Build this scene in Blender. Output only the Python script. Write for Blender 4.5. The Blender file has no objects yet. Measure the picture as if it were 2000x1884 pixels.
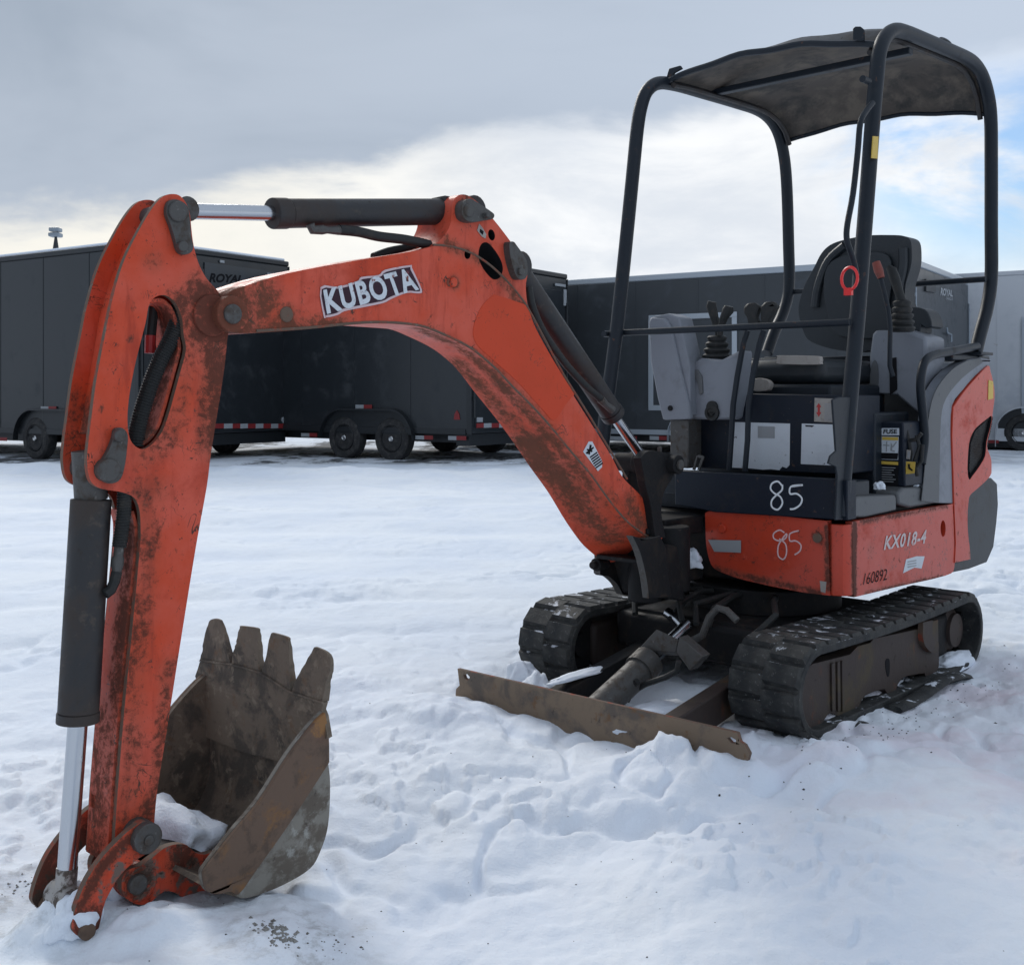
import bpy, bmesh, math, random
import numpy as np
from mathutils import Vector, Matrix
from mathutils.geometry import tessellate_polygon
random.seed(7)
C = bpy.context.scene.collection
R = math.radians
SC = bpy.context.scene

# ------------------------------------------------------------------ camera
EYE = 1.10; FOC = 2200.0; CX = 1000.0; HOR = 766.0
cam_d = bpy.data.cameras.new('camera'); cam = bpy.data.objects.new('camera', cam_d); C.objects.link(cam)
cam.location = (0, 0, EYE); cam.rotation_euler = (R(90), 0, 0)
cam_d.sensor_width = 36; cam_d.lens = FOC/2000*36
cam_d.shift_x = 0.0; cam_d.shift_y = -(942-HOR)/2000.0
cam_d.clip_end = 9000; cam_d.clip_start = 0.05
SC.camera = cam

# ------------------------------------------------------------------ world and light
SUN_EL, SUN_AZ = 33.0, -24.0          # azimuth measured from straight ahead, negative = left
wd = bpy.data.worlds.new('World'); SC.world = wd; wd.use_nodes = True
nt = wd.node_tree; nt.nodes.clear()
def N(t, typ, **kw):
    n = t.nodes.new(typ)
    for k, v in kw.items():
        if k == 'inp':
            for a, b in v.items(): n.inputs[a].default_value = b
        else: setattr(n, k, v)
    return n
sky = N(nt, 'ShaderNodeTexSky', sky_type='NISHITA', sun_disc=False, sun_elevation=R(SUN_EL), sun_rotation=R(SUN_AZ))
bg1 = N(nt, 'ShaderNodeBackground'); bg1.inputs[1].default_value = 0.12
SKYC = sky.outputs[0]
tc = N(nt, 'ShaderNodeTexCoord'); sep = N(nt, 'ShaderNodeSeparateXYZ'); nt.links.new(tc.outputs['Generated'], sep.inputs[0])
def M(t, op, a=None, b=None, c=None, clamp=False):
    n = t.nodes.new('ShaderNodeMath'); n.operation = op; n.use_clamp = clamp
    for i, v in enumerate((a, b, c)):
        if v is None: continue
        if isinstance(v, (int, float)): n.inputs[i].default_value = v
        else: t.links.new(v, n.inputs[i])
    return n.outputs[0]
def VM(t, op, a, b):
    n = t.nodes.new('ShaderNodeVectorMath'); n.operation = op
    for i, v in enumerate((a, b)):
        if isinstance(v, (tuple, list)): n.inputs[i].default_value = v
        else: t.links.new(v, n.inputs[i])
    return n.outputs['Value'] if op in ('DISTANCE', 'DOT_PRODUCT', 'LENGTH') else n.outputs[0]
def NOI(t, vec, scale, detail=4, rough=.55, dist=0.0):
    n = N(t, 'ShaderNodeTexNoise'); n.inputs['Scale'].default_value = scale; n.inputs['Detail'].default_value = detail
    n.inputs['Roughness'].default_value = rough; n.inputs['Distortion'].default_value = dist
    if vec is not None: t.links.new(vec, n.inputs['Vector'])
    return n.outputs['Fac']
def MR(t, v, a, b, c=0.0, d=1.0, smooth=True):
    n = t.nodes.new('ShaderNodeMapRange'); n.interpolation_type = 'SMOOTHSTEP' if smooth else 'LINEAR'
    t.links.new(v, n.inputs[0])
    for i, x in enumerate((a, b, c, d)): n.inputs[i+1].default_value = x
    return n.outputs[0]
def MIX(t, f, a, b, mode='MIX'):
    n = t.nodes.new('ShaderNodeMix'); n.data_type = 'RGBA'; n.blend_type = mode; n.clamp_factor = True
    for s, v in ((n.inputs[0], f), (n.inputs[6], a), (n.inputs[7], b)):
        if isinstance(v, (int, float)): s.default_value = v
        elif isinstance(v, (tuple, list)): s.default_value = (*v[:3], 1)
        else: t.links.new(v, s)
    return n.outputs[2]
# cloud layers: a dark high layer whose edge is a sloping plane through the eye, bright broken cloud under it
st = N(nt, 'ShaderNodeMapping'); st.inputs['Scale'].default_value = (1, 1, 2.6); nt.links.new(tc.outputs['Generated'], st.inputs[0])
stv = st.outputs[0]
n1 = NOI(nt, stv, 2.2, 5, .55, .4); n2 = NOI(nt, stv, 5.5, 7, .6, .3); n3 = NOI(nt, stv, 1.3, 3, .5)
plane = M(nt, 'SUBTRACT', sep.outputs[2], M(nt, 'ADD', M(nt, 'MULTIPLY', sep.outputs[1], .222), M(nt, 'MULTIPLY', sep.outputs[0], .155)))
plane = M(nt, 'ADD', plane, M(nt, 'MULTIPLY', M(nt, 'SUBTRACT', n1, .5), .16))
plane = M(nt, 'ADD', plane, M(nt, 'MULTIPLY', M(nt, 'SUBTRACT', n2, .5), .10))
high = MR(nt, plane, -.012, .026)
dark = MIX(nt, MR(nt, n1, .3, .7), (.335, .395, .48), (.445, .505, .595))
dark = MIX(nt, MR(nt, sep.outputs[0], -.35, .5), dark, (.50, .575, .69))
bright = MIX(nt, MR(nt, n2, .32, .68), (.68, .725, .79), (.90, .915, .93))
warm = MR(nt, VM(nt, 'DISTANCE', tc.outputs['Generated'], (-.34, .92, .15)), .05, .42, 1, 0)
bright = MIX(nt, M(nt, 'MULTIPLY', warm, .62), bright, (.92, .87, .74))
cl = MIX(nt, high, bright, dark)
bg2 = N(nt, 'ShaderNodeBackground'); nt.links.new(cl, bg2.inputs[0]); bg2.inputs[1].default_value = 1.0
gap = M(nt, 'MULTIPLY', MR(nt, NOI(nt, stv, 3.1, 6, .6, .5), .38, .56), MR(nt, plane, -.06, .03, 1, 0))
gap = M(nt, 'MULTIPLY', gap, MR(nt, VM(nt, 'DISTANCE', tc.outputs['Generated'], (.385, .895, .225)), .07, .17, 1, 0))
gap = M(nt, 'MULTIPLY', gap, .85)
nt.links.new(MIX(nt, 1.0, SKYC, (.62, .84, 1.06), 'MULTIPLY'), bg1.inputs[0])
ms = N(nt, 'ShaderNodeMixShader'); nt.links.new(gap, ms.inputs[0]); nt.links.new(bg2.outputs[0], ms.inputs[1]); nt.links.new(bg1.outputs[0], ms.inputs[2])
wo = N(nt, 'ShaderNodeOutputWorld'); nt.links.new(ms.outputs[0], wo.inputs[0])
sl = bpy.data.lights.new('sun', 'SUN'); sl.energy = 1.5; sl.angle = R(22); sl.color = (1, .96, .9)
so = bpy.data.objects.new('sun', sl); C.objects.link(so)
sdir = Vector((math.sin(R(SUN_AZ))*math.cos(R(SUN_EL)), math.cos(R(SUN_AZ))*math.cos(R(SUN_EL)), math.sin(R(SUN_EL))))
so.rotation_euler = sdir.to_track_quat('Z', 'Y').to_euler(); so.location = (-6, 12, 9)
SC.view_settings.view_transform = 'Standard'; SC.view_settings.look = 'None'; SC.view_settings.gamma = 1
SC.view_settings.exposure = 0.14; SC.view_settings.use_curve_mapping = False

# ------------------------------------------------------------------ machine frame (x forward, y to the machine's left, z up; x = 0 at the blade)
AN = R(43); FX, FY = -math.sin(AN), -math.cos(AN); LX, LY = math.cos(AN), -math.sin(AN)
OX, OY = .238, 3.719
def _ray(px, py): return ((px-CX)/FOC, 1.0, (HOR-py)/FOC)
def fy(px, py, y):                     # photo point measured on the machine plane y = const
    r = _ray(px, py); t = (y+OX*LX+OY*LY)/(r[0]*LX+r[1]*LY)
    X, Y = t*r[0]-OX, t*r[1]-OY
    return Vector((X*FX+Y*FY, y, EYE+t*r[2]))
def fx(px, py, x):
    r = _ray(px, py); t = (x+OX*FX+OY*FY)/(r[0]*FX+r[1]*FY)
    X, Y = t*r[0]-OX, t*r[1]-OY
    return Vector((x, X*LX+Y*LY, EYE+t*r[2]))
def mw(x, y): return (OX+x*FX+y*LX, OY+x*FY+y*LY)

# ------------------------------------------------------------------ materials
def mat(name, base, rough=.5, metal=0.0, layers=(), bump=0.0, bscale=60, spots=(), spotcol=(.040, .027, .020), varc=None, vscale=3, spec=.5, streak=None, coat=0.0, scr=0.0):
    m = bpy.data.materials.new(name); m.use_nodes = True; t = m.node_tree; p = t.nodes['Principled BSDF']
    co = N(t, 'ShaderNodeTexCoord').outputs['Object']
    col = None
    if varc: col = MIX(t, MR(t, NOI(t, co, vscale, 5, .6), .35, .65), base, varc)
    roughv = None
    if streak:
        mp = N(t, 'ShaderNodeMapping'); mp.inputs['Scale'].default_value = streak[1]; t.links.new(co, mp.inputs[0])
        f = MR(t, NOI(t, mp.outputs[0], streak[2], 6, .65), streak[3], streak[4])
        col = MIX(t, M(t, 'MULTIPLY', f, streak[5]), col if col is not None else base, streak[0])
    for (lc, sc_, lo, hi, amt) in layers:
        f = MR(t, NOI(t, co, sc_, 8, .68, .3), lo, hi)
        f = M(t, 'MULTIPLY', f, amt)
        col = MIX(t, f, col if col is not None else base, lc)
        roughv = f if roughv is None else M(t, 'MAXIMUM', roughv, f)
    if scr:
        a_ = NOI(t, co, 7, 3, .6, .6); ln = MR(t, M(t, 'ABSOLUTE', M(t, 'SUBTRACT', a_, .5)), .0022, .0055, 1, 0)
        b_ = NOI(t, VM(t, 'ADD', co, (3.1, 1.7, 9.2)), 19, 3, .6, .9); l2 = MR(t, M(t, 'ABSOLUTE', M(t, 'SUBTRACT', b_, .5)), .004, .010, 1, 0)
        ln = M(t, 'MULTIPLY', M(t, 'MAXIMUM', ln, l2), MR(t, NOI(t, co, 13, 4, .6), .54, .62))
        ch = MR(t, NOI(t, co, 130, 3, .6), .68, .73); ch2 = MR(t, NOI(t, co, 55, 5, .75), .64, .69)
        f = M(t, 'MAXIMUM', ln, M(t, 'MAXIMUM', ch, ch2))
        col = MIX(t, M(t, 'MULTIPLY', f, scr), col if col is not None else base, (.05, .03, .022))
    if spots:
        tot = None
        for sp_ in spots:
            if len(sp_) == 3: c, r_, s_ = sp_; d = VM(t, 'DISTANCE', co, tuple(c))
            else:                          # a run of grime along an edge: distance to the segment a-b
                a, b, r_, s_ = sp_; ab = Vector(b)-Vector(a); q = VM(t, 'SUBTRACT', co, tuple(a))
                h = M(t, 'DIVIDE', VM(t, 'DOT_PRODUCT', q, tuple(ab)), ab.length_squared, clamp=True)
                sc_n = t.nodes.new('ShaderNodeVectorMath'); sc_n.operation = 'SCALE'; sc_n.inputs[0].default_value = tuple(ab); t.links.new(h, sc_n.inputs['Scale'])
                d = VM(t, 'DISTANCE', q, sc_n.outputs[0])
            v = M(t, 'MULTIPLY', MR(t, d, 0, r_, 1, 0), s_)
            tot = v if tot is None else M(t, 'MAXIMUM', tot, v)
        nz = M(t, 'ADD', M(t, 'MULTIPLY', NOI(t, co, 11, 9, .85, .5), .55), M(t, 'MULTIPLY', NOI(t, co, 60, 6, .8), .45))
        f = M(t, 'MULTIPLY', MR(t, M(t, 'ADD', M(t, 'MULTIPLY', tot, .26), nz), .60, .72), MR(t, tot, 0, .2))
        film = M(t, 'MULTIPLY', MR(t, tot, .05, .9), .40)          # thin dusty film under the caked dirt
        col = MIX(t, film, col if col is not None else base, (.17, .075, .045))
        col = MIX(t, M(t, 'MULTIPLY', f, .78), col, spotcol)
        roughv = f if roughv is None else M(t, 'MAXIMUM', roughv, f)
    if col is not None: t.links.new(col, p.inputs['Base Color'])
    else: p.inputs['Base Color'].default_value = (*base, 1)
    if roughv is not None:
        t.links.new(M(t, 'ADD', M(t, 'MULTIPLY', roughv, max(.0, .9-rough)), rough), p.inputs['Roughness'])
        if metal: t.links.new(M(t, 'MULTIPLY', M(t, 'SUBTRACT', 1.0, roughv), metal), p.inputs['Metallic'])
    else:
        p.inputs['Roughness'].default_value = rough; p.inputs['Metallic'].default_value = metal
    p.inputs['Specular IOR Level'].default_value = spec; p.inputs['Coat Weight'].default_value = coat
    if bump:
        b = N(t, 'ShaderNodeBump'); b.inputs['Strength'].default_value = bump; b.inputs['Distance'].default_value = .004
        t.links.new(NOI(t, co, bscale, 6, .6), b.inputs['Height']); t.links.new(b.outputs[0], p.inputs['Normal'])
    return m
def snow_on(m, thr, sc):               # snow that lies only on faces looking up
    t = m.node_tree; p = t.nodes['Principled BSDF']; l = p.inputs['Base Color'].links[0]; src = l.from_socket
    g = N(t, 'ShaderNodeNewGeometry'); sp_ = N(t, 'ShaderNodeSeparateXYZ'); t.links.new(g.outputs['Normal'], sp_.inputs[0])
    gp = N(t, 'ShaderNodeMapping'); gp.inputs['Scale'].default_value = (1, 1, 1); t.links.new(g.outputs['Position'], gp.inputs[0])
    f = M(t, 'MULTIPLY', MR(t, sp_.outputs[2], .75, .95), MR(t, NOI(t, gp.outputs[0], sc, 7, .7, .5), thr, thr+.07))
    t.links.new(MIX(t, f, src, (.74, .78, .84)), p.inputs['Base Color'])
DIRT = (.055, .038, .026)
GREASE = (.018, .014, .012)
ORA = (.60, .064, .021); ORB = (.52, .062, .028)
om = lambda n, spots=(), layers=None, sc_=(.040, .027, .020): mat(n, ORA, .42, 0, layers or [((.40, .045, .022), 6, .5, .7, .55), (DIRT, 24, .60, .72, .8), (GREASE, 70, .66, .74, .8)], .25, 40, spots, varc=(.64, .105, .062), vscale=4, scr=.95, spec=.25, spotcol=sc_, streak=((.34, .035, .016), (1, 1, .16), 24, .50, .70, .6))
def chain(pts, y, r, k):
    P = [fy(a, b, y) for a, b in pts]
    return [(P[i], P[i+1], r, k) for i in range(len(P)-1)]
M_boom = om('faded_orange_boom_paint', [(fy(440, 612, 0), .20, 1.1), (fy(505, 600, 0), .16, .75), (fy(561, 622, 0), .075, 1.0), (fy(888, 552, 0), .045, .9)]
    + chain([(450, 652), (660, 638)], -.02, .075, .9) + chain([(820, 650), (966, 735), (1115, 900), (1220, 1010)], -.03, .075, .80)
    + chain([(1040, 860), (1090, 915), (1190, 1020)], -.12, .16, 1.0) + chain([(900, 705), (1040, 850)], -.12, .10, .75)
    + chain([(870, 474), (960, 518), (1040, 625)], 0, .05, .7) + chain([(1270, 1050), (1230, 985)], 0, .10, .7) + [(fy(912, 400, 0), .08, .7)], sc_=(.075, .045, .028))
M_arm = om('faded_orange_arm_paint', [(fy(424, 622, 0), .20, 1.12), (fy(360, 600, 0), .10, .75), (fy(390, 560, 0), .09, .7), (fy(300, 510, 0), .06, .6), (fy(300, 960, 0), .09, .6)]
    + chain([(425, 650), (420, 860)], 0, .10, .88) + chain([(345, 600), (355, 680), (320, 840), (262, 890)], -.05, .09, 1.05)
    + chain([(262, 960), (272, 1060), (250, 1300), (232, 1620)], -.04, .085, .92) + chain([(240, 1400), (215, 1650)], -.08, .13, .9)
    + chain([(300, 1570), (250, 1650)], 0, .075, .85) + chain([(165, 780), (176, 940)], -.07, .10, .95) + chain([(330, 1300), (300, 1600)], 0, .05, .6), sc_=(.042, .028, .020))
M_link = om('worn_orange_link_paint', [(fy(290, 1640, .03), .09, .9), (fy(170, 1815, .03), .10, 1.0), (fy(275, 1724, .03), .09, .95), (fy(130, 1720, -.2), .35, 1.1), (fy(350, 1670, 0), .08, 1.05)] + chain([(150, 1780), (200, 1690), (270, 1620)], .035, .035, .85), [((.40, .035, .018), 6, .5, .7, .6), ((.15, .13, .11), 17, .50, .57, .95), (GREASE, 40, .60, .7, .8)])
M_body = mat('glossy_orange_body_paint', (.52, .048, .017), .33, 0, [((.38, .038, .018), 5, .5, .68, .6), (DIRT, 14, .61, .70, .8), (GREASE, 48, .62, .69, .9), ((.60, .12, .07), 20, .60, .70, .5)], .15, 30, [(fy(1668, 1025, .5), fy(1668, 1160, .5), .045, 1.05), (fx(1600, 1048, -.85), .05, .9), (fx(1615, 1030, -.85), fx(1618, 1150, -.85), .03, .8), (fx(1400, 1112, -.85), fx(1600, 1158, -.85), .035, .7), (fy(1690, 1160, .5), fy(1840, 1128, .5), .03, .75), (fy(1680, 1018, .5), fy(1850, 988, .5), .03, .7), (fy(1700, 1075, .5), .07, .5), (fx(1395, 1060, -.85), .04, .8), (fy(1893, 1080, .5), .05, .7)], coat=.08, varc=(.54, .062, .032), scr=.8, spec=.35)
M_fresh = mat('fresh_orange_touch_up_paint', (.60, .056, .015), .4, 0, [((.56, .075, .035), 5, .45, .65, .7)], .15, scr=.7, spec=.25)
M_edge = mat('bare_rusty_plate_edge', (.13, .085, .06), .8, 0, [((.30, .06, .03), 22, .5, .62, .8), ((.22, .2, .17), 50, .58, .7, .6)], .4)
M_black = mat('dark_blue_black_paint', (.012, .017, .024), .45, 0, [((.04, .04, .04), 12, .54, .75, .5), ((.12, .06, .038), 24, .62, .70, .75), ((.16, .15, .14), 80, .67, .73, .6)], .15, 50, spec=.28)
M_navy = mat('navy_black_panel_paint', (.005, .010, .020), .5, 0, [((.030, .028, .028), 9, .52, .72, .6), ((.13, .075, .05), 26, .62, .70, .7), ((.20, .19, .18), 90, .66, .72, .6)], .15, spec=.28)
M_cyl = mat('dark_cylinder_paint', (.016, .016, .018), .45, 0, [((.055, .040, .032), 5, .42, .66, .75), ((.10, .075, .055), 26, .56, .72, .6), ((.03, .025, .02), 60, .55, .7, .7)], .15, 80)
M_chrome = mat('polished_rod_chrome', (.52, .54, .57), .2, 1.0, [((.25, .22, .2), 30, .66, .74, .5)])
M_rodw = mat('scuffed_rod_end', (.38, .36, .34), .5, .6, [(DIRT, 35, .48, .6, .9)], .3)
M_steel = mat('grimy_grey_steel', (.085, .082, .078), .55, .35, [(DIRT, 25, .48, .66, .8), ((.26, .25, .23), 60, .6, .7, .5)], .4, 60)
M_cast = mat('black_cast_iron', (.015, .015, .016), .6, 0, [((.045, .034, .027), 9, .48, .7, .7), ((.09, .075, .06), 45, .60, .72, .5)], .5, 40, spec=.15)
M_hose = mat('dull_black_hose', (.022, .023, .023), .55, 0, [((.07, .06, .05), 30, .5, .7, .5)], .1, spec=.28)
M_rub = mat('worn_track_rubber', (.022, .024, .025), .68, 0, [((.075, .075, .07), 16, .47, .66, .7), ((.20, .20, .19), 70, .60, .72, .7)], .9, 50, varc=(.042, .042, .040), vscale=8, spec=.28)
snow_on(M_rub, .56, 14)
M_rubtop = M_rub
M_brown = mat('brown_rusted_frame_paint', (.040, .027, .022), .65, 0, [((.10, .08, .04), 6, .5, .66, .5), ((.14, .05, .025), 12, .58, .7, .6), (GREASE, 30, .6, .7, .7)], .3, 40)
M_blade = mat('muddy_rusted_blade_steel', (.20, .145, .098), .75, 0, [((.105, .088, .075), 7, .48, .62, .85), ((.17, .085, .035), 16, .58, .68, .7), ((.05, .04, .032), 26, .60, .70, .7)], .5, 45)
M_buck = mat('rusty_mud_coated_bucket_steel', (.155, .120, .088), .8, 0, [((.065, .055, .045), 8, .46, .6, .9), ((.15, .085, .045), 14, .56, .68, .65), ((.26, .21, .155), 19, .56, .64, .6), ((.035, .028, .024), 36, .60, .70, .8)], .9, 45)
M_bucks = mat('grey_cement_stained_bucket_side', (.22, .205, .175), .85, 0, [((.105, .085, .066), 11, .44, .58, .9), ((.38, .38, .35), 22, .56, .68, .7), ((.05, .04, .035), 40, .62, .7, .8)], .6, 40)
M_rim = mat('rust_brown_bucket_rim', (.13, .082, .055), .78, 0, [((.26, .12, .035), 10, .52, .66, .6), ((.08, .055, .04), 20, .5, .66, .8)], .5, 50, [(fy(628, 1410, .16), .07, 1.1)], (.30, .15, .05))
M_seat = mat('black_vinyl_seat', (.013, .018, .023), .5, 0, [((.06, .06, .058), 14, .55, .75, .5)], .2, 90)
M_grey = mat('weathered_grey_plastic', (.215, .23, .26), .55, 0, [((.15, .155, .17), 7, .5, .72, .6), ((.10, .09, .085), 40, .64, .73, .6)], .12, 60)
M_greyd = mat('dark_grey_plastic_cover', (.10, .105, .11), .55, 0, [((.16, .16, .155), 9, .5, .72, .6), ((.07, .07, .07), 30, .6, .7, .5)], .15, 60)
M_cwt = mat('black_grey_counterweight', (.050, .054, .058), .6, 0, [((.085, .075, .065), 8, .5, .7, .6)], .2, 50)
M_roof = mat('grimy_brown_roof_lining', (.075, .062, .052), .75, 0, [((.15, .125, .10), 6, .44, .62, .8), ((.026, .027, .028), 5, .46, .66, .8), ((.15, .14, .13), 22, .64, .72, .5)], .3, 20)
M_beige = mat('worn_beige_grip', (.36, .33, .30), .6, 0, [((.2, .18, .16), 30, .5, .7, .6)], .2)
M_white = mat('scuffed_white_placard', (.60, .64, .68), .5, 0, [((.50, .53, .57), 10, .5, .7, .6), ((.05, .05, .06), 42, .67, .70, .95)])
M_print_shade = mat('black_print_and_hole_shade', (.008, .008, .01), .8, spec=.2)  # print, and the black put into holes for their shade
M_dkgrey = mat('grey_print', (.30, .31, .32), .6)
M_yel = mat('yellow_warning_print', (.62, .42, .07), .5, 0, [((.3, .2, .05), 60, .58, .7, .6)])
M_redp = mat('red_print', (.45, .03, .03), .5)
M_red = mat('bright_red_plastic', (.75, .03, .03), .35)
M_redgrip = mat('faded_red_brown_grip', (.22, .045, .03), .5, 0, [((.10, .05, .04), 30, .5, .7, .6)])
M_letter = mat('silver_white_lettering', (.62, .66, .70), .45, 0, [((.34, .35, .37), 26, .5, .66, .6), ((.22, .05, .03), 44, .62, .66, .95), ((.05, .04, .05), 30, .66, .70, .9)])
M_letter2 = mat('worn_pinkish_lettering', (.58, .50, .49), .5, 0, [((.50, .10, .05), 30, .55, .66, .7)])
M_purp = mat('dark_plum_decal', (.030, .007, .018), .5, 0, [((.30, .08, .09), 20, .60, .68, .6)], spec=.3)
M_pink = mat('faded_pink_white_decal_edge', (.62, .48, .50), .5, 0, [((.5, .12, .10), 40, .58, .68, .8)])
M_chalk = mat('white_paint_marker', (.75, .78, .80), .6)
M_chalkp = mat('pinkish_paint_marker', (.72, .50, .50), .6)


def cr(pts, n=5, closed=True):         # Catmull-Rom; a point given as (x, y, 'c') stays a sharp corner
    P = [Vector(p[:2]) if (len(p) == 3 and p[2] == 'c') else Vector(p) for p in pts]
    cn = [len(p) == 3 and p[2] == 'c' for p in pts]
    out = []; L = len(P); rng = range(L if closed else L-1)
    for i in rng:
        p1, p2 = P[i], P[(i+1) % L]
        p0 = P[i-1] if (closed or i > 0) else p1
        p3 = P[(i+2) % L] if (closed or i+2 < L) else p2
        if cn[i]: p0 = p1
        if cn[(i+1) % L]: p3 = p2
        for k in range(n):
            t = k/n
            out.append(.5*((2*p1)+(p2-p0)*t+(2*p0-5*p1+4*p2-p3)*t*t+(-p0+3*p1-3*p2+p3)*t**3))
    if not closed: out.append(P[-1])
    return out
class MB:
    def __init__(s): s.v = []; s.f = []; s.m = []
    def add(s, vs, fs, mi=0):
        o = len(s.v); s.v += [tuple(x) for x in vs]
        for f in fs: s.f.append(tuple(i+o for i in f)); s.m.append(mi)
        return s
    def box(s, x0, x1, y0, y1, z0, z1, mi=0):
        vs = [(x, y, z) for x in (x0, x1) for y in (y0, y1) for z in (z0, z1)]
        return s.add(vs, [(0, 1, 3, 2), (4, 6, 7, 5), (0, 4, 5, 1), (2, 3, 7, 6), (0, 2, 6, 4), (1, 5, 7, 3)], mi)
    def plate(s, loops, back, mi=0, mside=None, mhole=None):
        """loops: list of point lists (first the outline, then holes), all in one plane; back(v) -> the matching point of the other face"""
        mside = mi if mside is None else mside
        flat = [Vector(p) for l in loops for p in l]
        tris = tessellate_polygon([[Vector(p) for p in l] for l in loops])
        n = len(flat); bk = [back(p) for p in flat]
        s.add(flat+bk, [tuple(t) for t in tris]+[tuple(i+n for i in reversed(t)) for t in tris], mi)
        o = 0; base = len(s.v)-2*n
        for l in loops:
            k = len(l)
            for i in range(k):
                a, b = o+i, o+(i+1) % k
                s.f.append((base+a, base+b, base+b+n, base+a+n)); s.m.append(mside if (o == 0 or mhole is None) else mhole)
            o += k
        return s
    def tube(s, pts, r, seg=12, mi=0, closed=False, cap=True, flat=None):
        P = [Vector(p) for p in pts]; n = len(P)
        rr = r if callable(r) else (lambda i: r)
        T = []
        for i in range(n):
            a = P[(i-1) % n] if (closed or i > 0) else P[i]; b = P[(i+1) % n] if (closed or i < n-1) else P[i]
            T.append((b-a).normalized())
        u = T[0].orthogonal().normalized() if flat is None else (flat-flat.dot(T[0])*T[0]).normalized()
        vs = []
        for i in range(n):
            u = (u-u.dot(T[i])*T[i]).normalized(); w = T[i].cross(u)
            q = rr(i); qa, qb = (q if isinstance(q, tuple) else (q, q))
            for k in range(seg):
                a = 2*math.pi*k/seg; vs.append(P[i]+u*(math.cos(a)*qa)+w*(math.sin(a)*qb))
        fs = []
        for i in range(n if closed else n-1):
            for k in range(seg):
                a, b = i*seg+k, i*seg+(k+1) % seg; c, d = ((i+1) % n)*seg+(k+1) % seg, ((i+1) % n)*seg+k
                fs.append((a, b, c, d))
        if cap and not closed: fs += [tuple(range(seg-1, -1, -1)), tuple((n-1)*seg+k for k in range(seg))]
        return s.add(vs, fs, mi)
    def cyl(s, a, b, r, seg=20, mi=0, r2=None):
        a, b = Vector(a), Vector(b)
        return s.tube([a, b], (lambda i: r if i == 0 else (r if r2 is None else r2)), seg, mi)
    def lathe(s, a, d, prof, seg=28, mi=0):
        """profile of (distance along d, radius) from point a"""
        a, d = Vector(a), Vector(d).normalized(); u = d.orthogonal().normalized(); w = d.cross(u)
        vs = []; n = len(prof)
        for (t, r) in prof:
            for k in range(seg):
                an = 2*math.pi*k/seg; vs.append(a+d*t+u*(math.cos(an)*r)+w*(math.sin(an)*r))
        fs = [(i*seg+k, i*seg+(k+1) % seg, (i+1)*seg+(k+1) % seg, (i+1)*seg+k) for i in range(n-1) for k in range(seg)]
        fs += [tuple(range(seg-1, -1, -1)), tuple((n-1)*seg+k for k in range(seg))]
        return s.add(vs, fs, mi)
    def mesh(s, name, mats, smooth=35):
        me = bpy.data.meshes.new(name); me.from_pydata([tuple(v) for v in s.v], [], s.f)
        if not isinstance(mats, (list, tuple)): mats = [mats]
        for m in mats: me.materials.append(m)
        me.polygons.foreach_set('material_index', s.m)
        bm = bmesh.new(); bm.from_mesh(me); bmesh.ops.remove_doubles(bm, verts=bm.verts, dist=1e-6)
        bmesh.ops.recalc_face_normals(bm, faces=bm.faces); bm.to_mesh(me); bm.free()
        if smooth:
            me.polygons.foreach_set('use_smooth', [True]*len(me.polygons)); me.set_sharp_from_angle(angle=R(smooth))
        return me
    def build(s, name, mats, parent=None, bevel=0.0, smooth=35):
        o = bpy.data.objects.new(name, s.mesh(name, mats, smooth)); C.objects.link(o)
        if parent is not None:
            o.parent = parent
            if parent.type == 'EMPTY' and 'shift' in parent.keys(): o.location = Vector(parent['shift'])
        if bevel:
            b = o.modifiers.new('bevel', 'BEVEL'); b.width = bevel; b.segments = 2; b.limit_method = 'ANGLE'; b.angle_limit = R(40)
        return o
def tag(o, label=None, cat=None, group=None, kind=None):
    if label: o['label'] = label
    if cat: o['category'] = cat
    if group: o['group'] = group
    if kind: o['kind'] = kind
    return o
def empty(name, loc, rz=0.0):
    o = bpy.data.objects.new(name, None); C.objects.link(o); o.location = loc; o.rotation_euler = (0, 0, rz); o.empty_display_size = .2; return o

# numpy gradient noise
_rs = np.random.RandomState(11); _perm = _rs.permutation(512).astype(np.int64); _ang = _rs.rand(512)*2*np.pi
_gx, _gy = np.cos(_ang), np.sin(_ang)
def pn(x, y):
    xi = np.floor(x).astype(np.int64); yi = np.floor(y).astype(np.int64); xf = x-xi; yf = y-yi
    u = xf**3*(xf*(xf*6-15)+10); v = yf**3*(yf*(yf*6-15)+10)
    def g(ix, iy, dx, dy):
        h = _perm[(_perm[ix & 511]+iy) & 511]; return _gx[h]*dx+_gy[h]*dy
    a = g(xi, yi, xf, yf); b = g(xi+1, yi, xf-1, yf); c = g(xi, yi+1, xf, yf-1); d = g(xi+1, yi+1, xf-1, yf-1)
    return (a+(b-a)*u)*(1-v)+(c+(d-c)*u)*v
def fb(x, y, sc, oc=4, gain=.5):
    t = 0; a = 1
    for k in range(oc): t = t+a*pn(x/sc*2**k+13.7*k, y/sc*2**k+7.1*k); a *= gain
    return t

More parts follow.
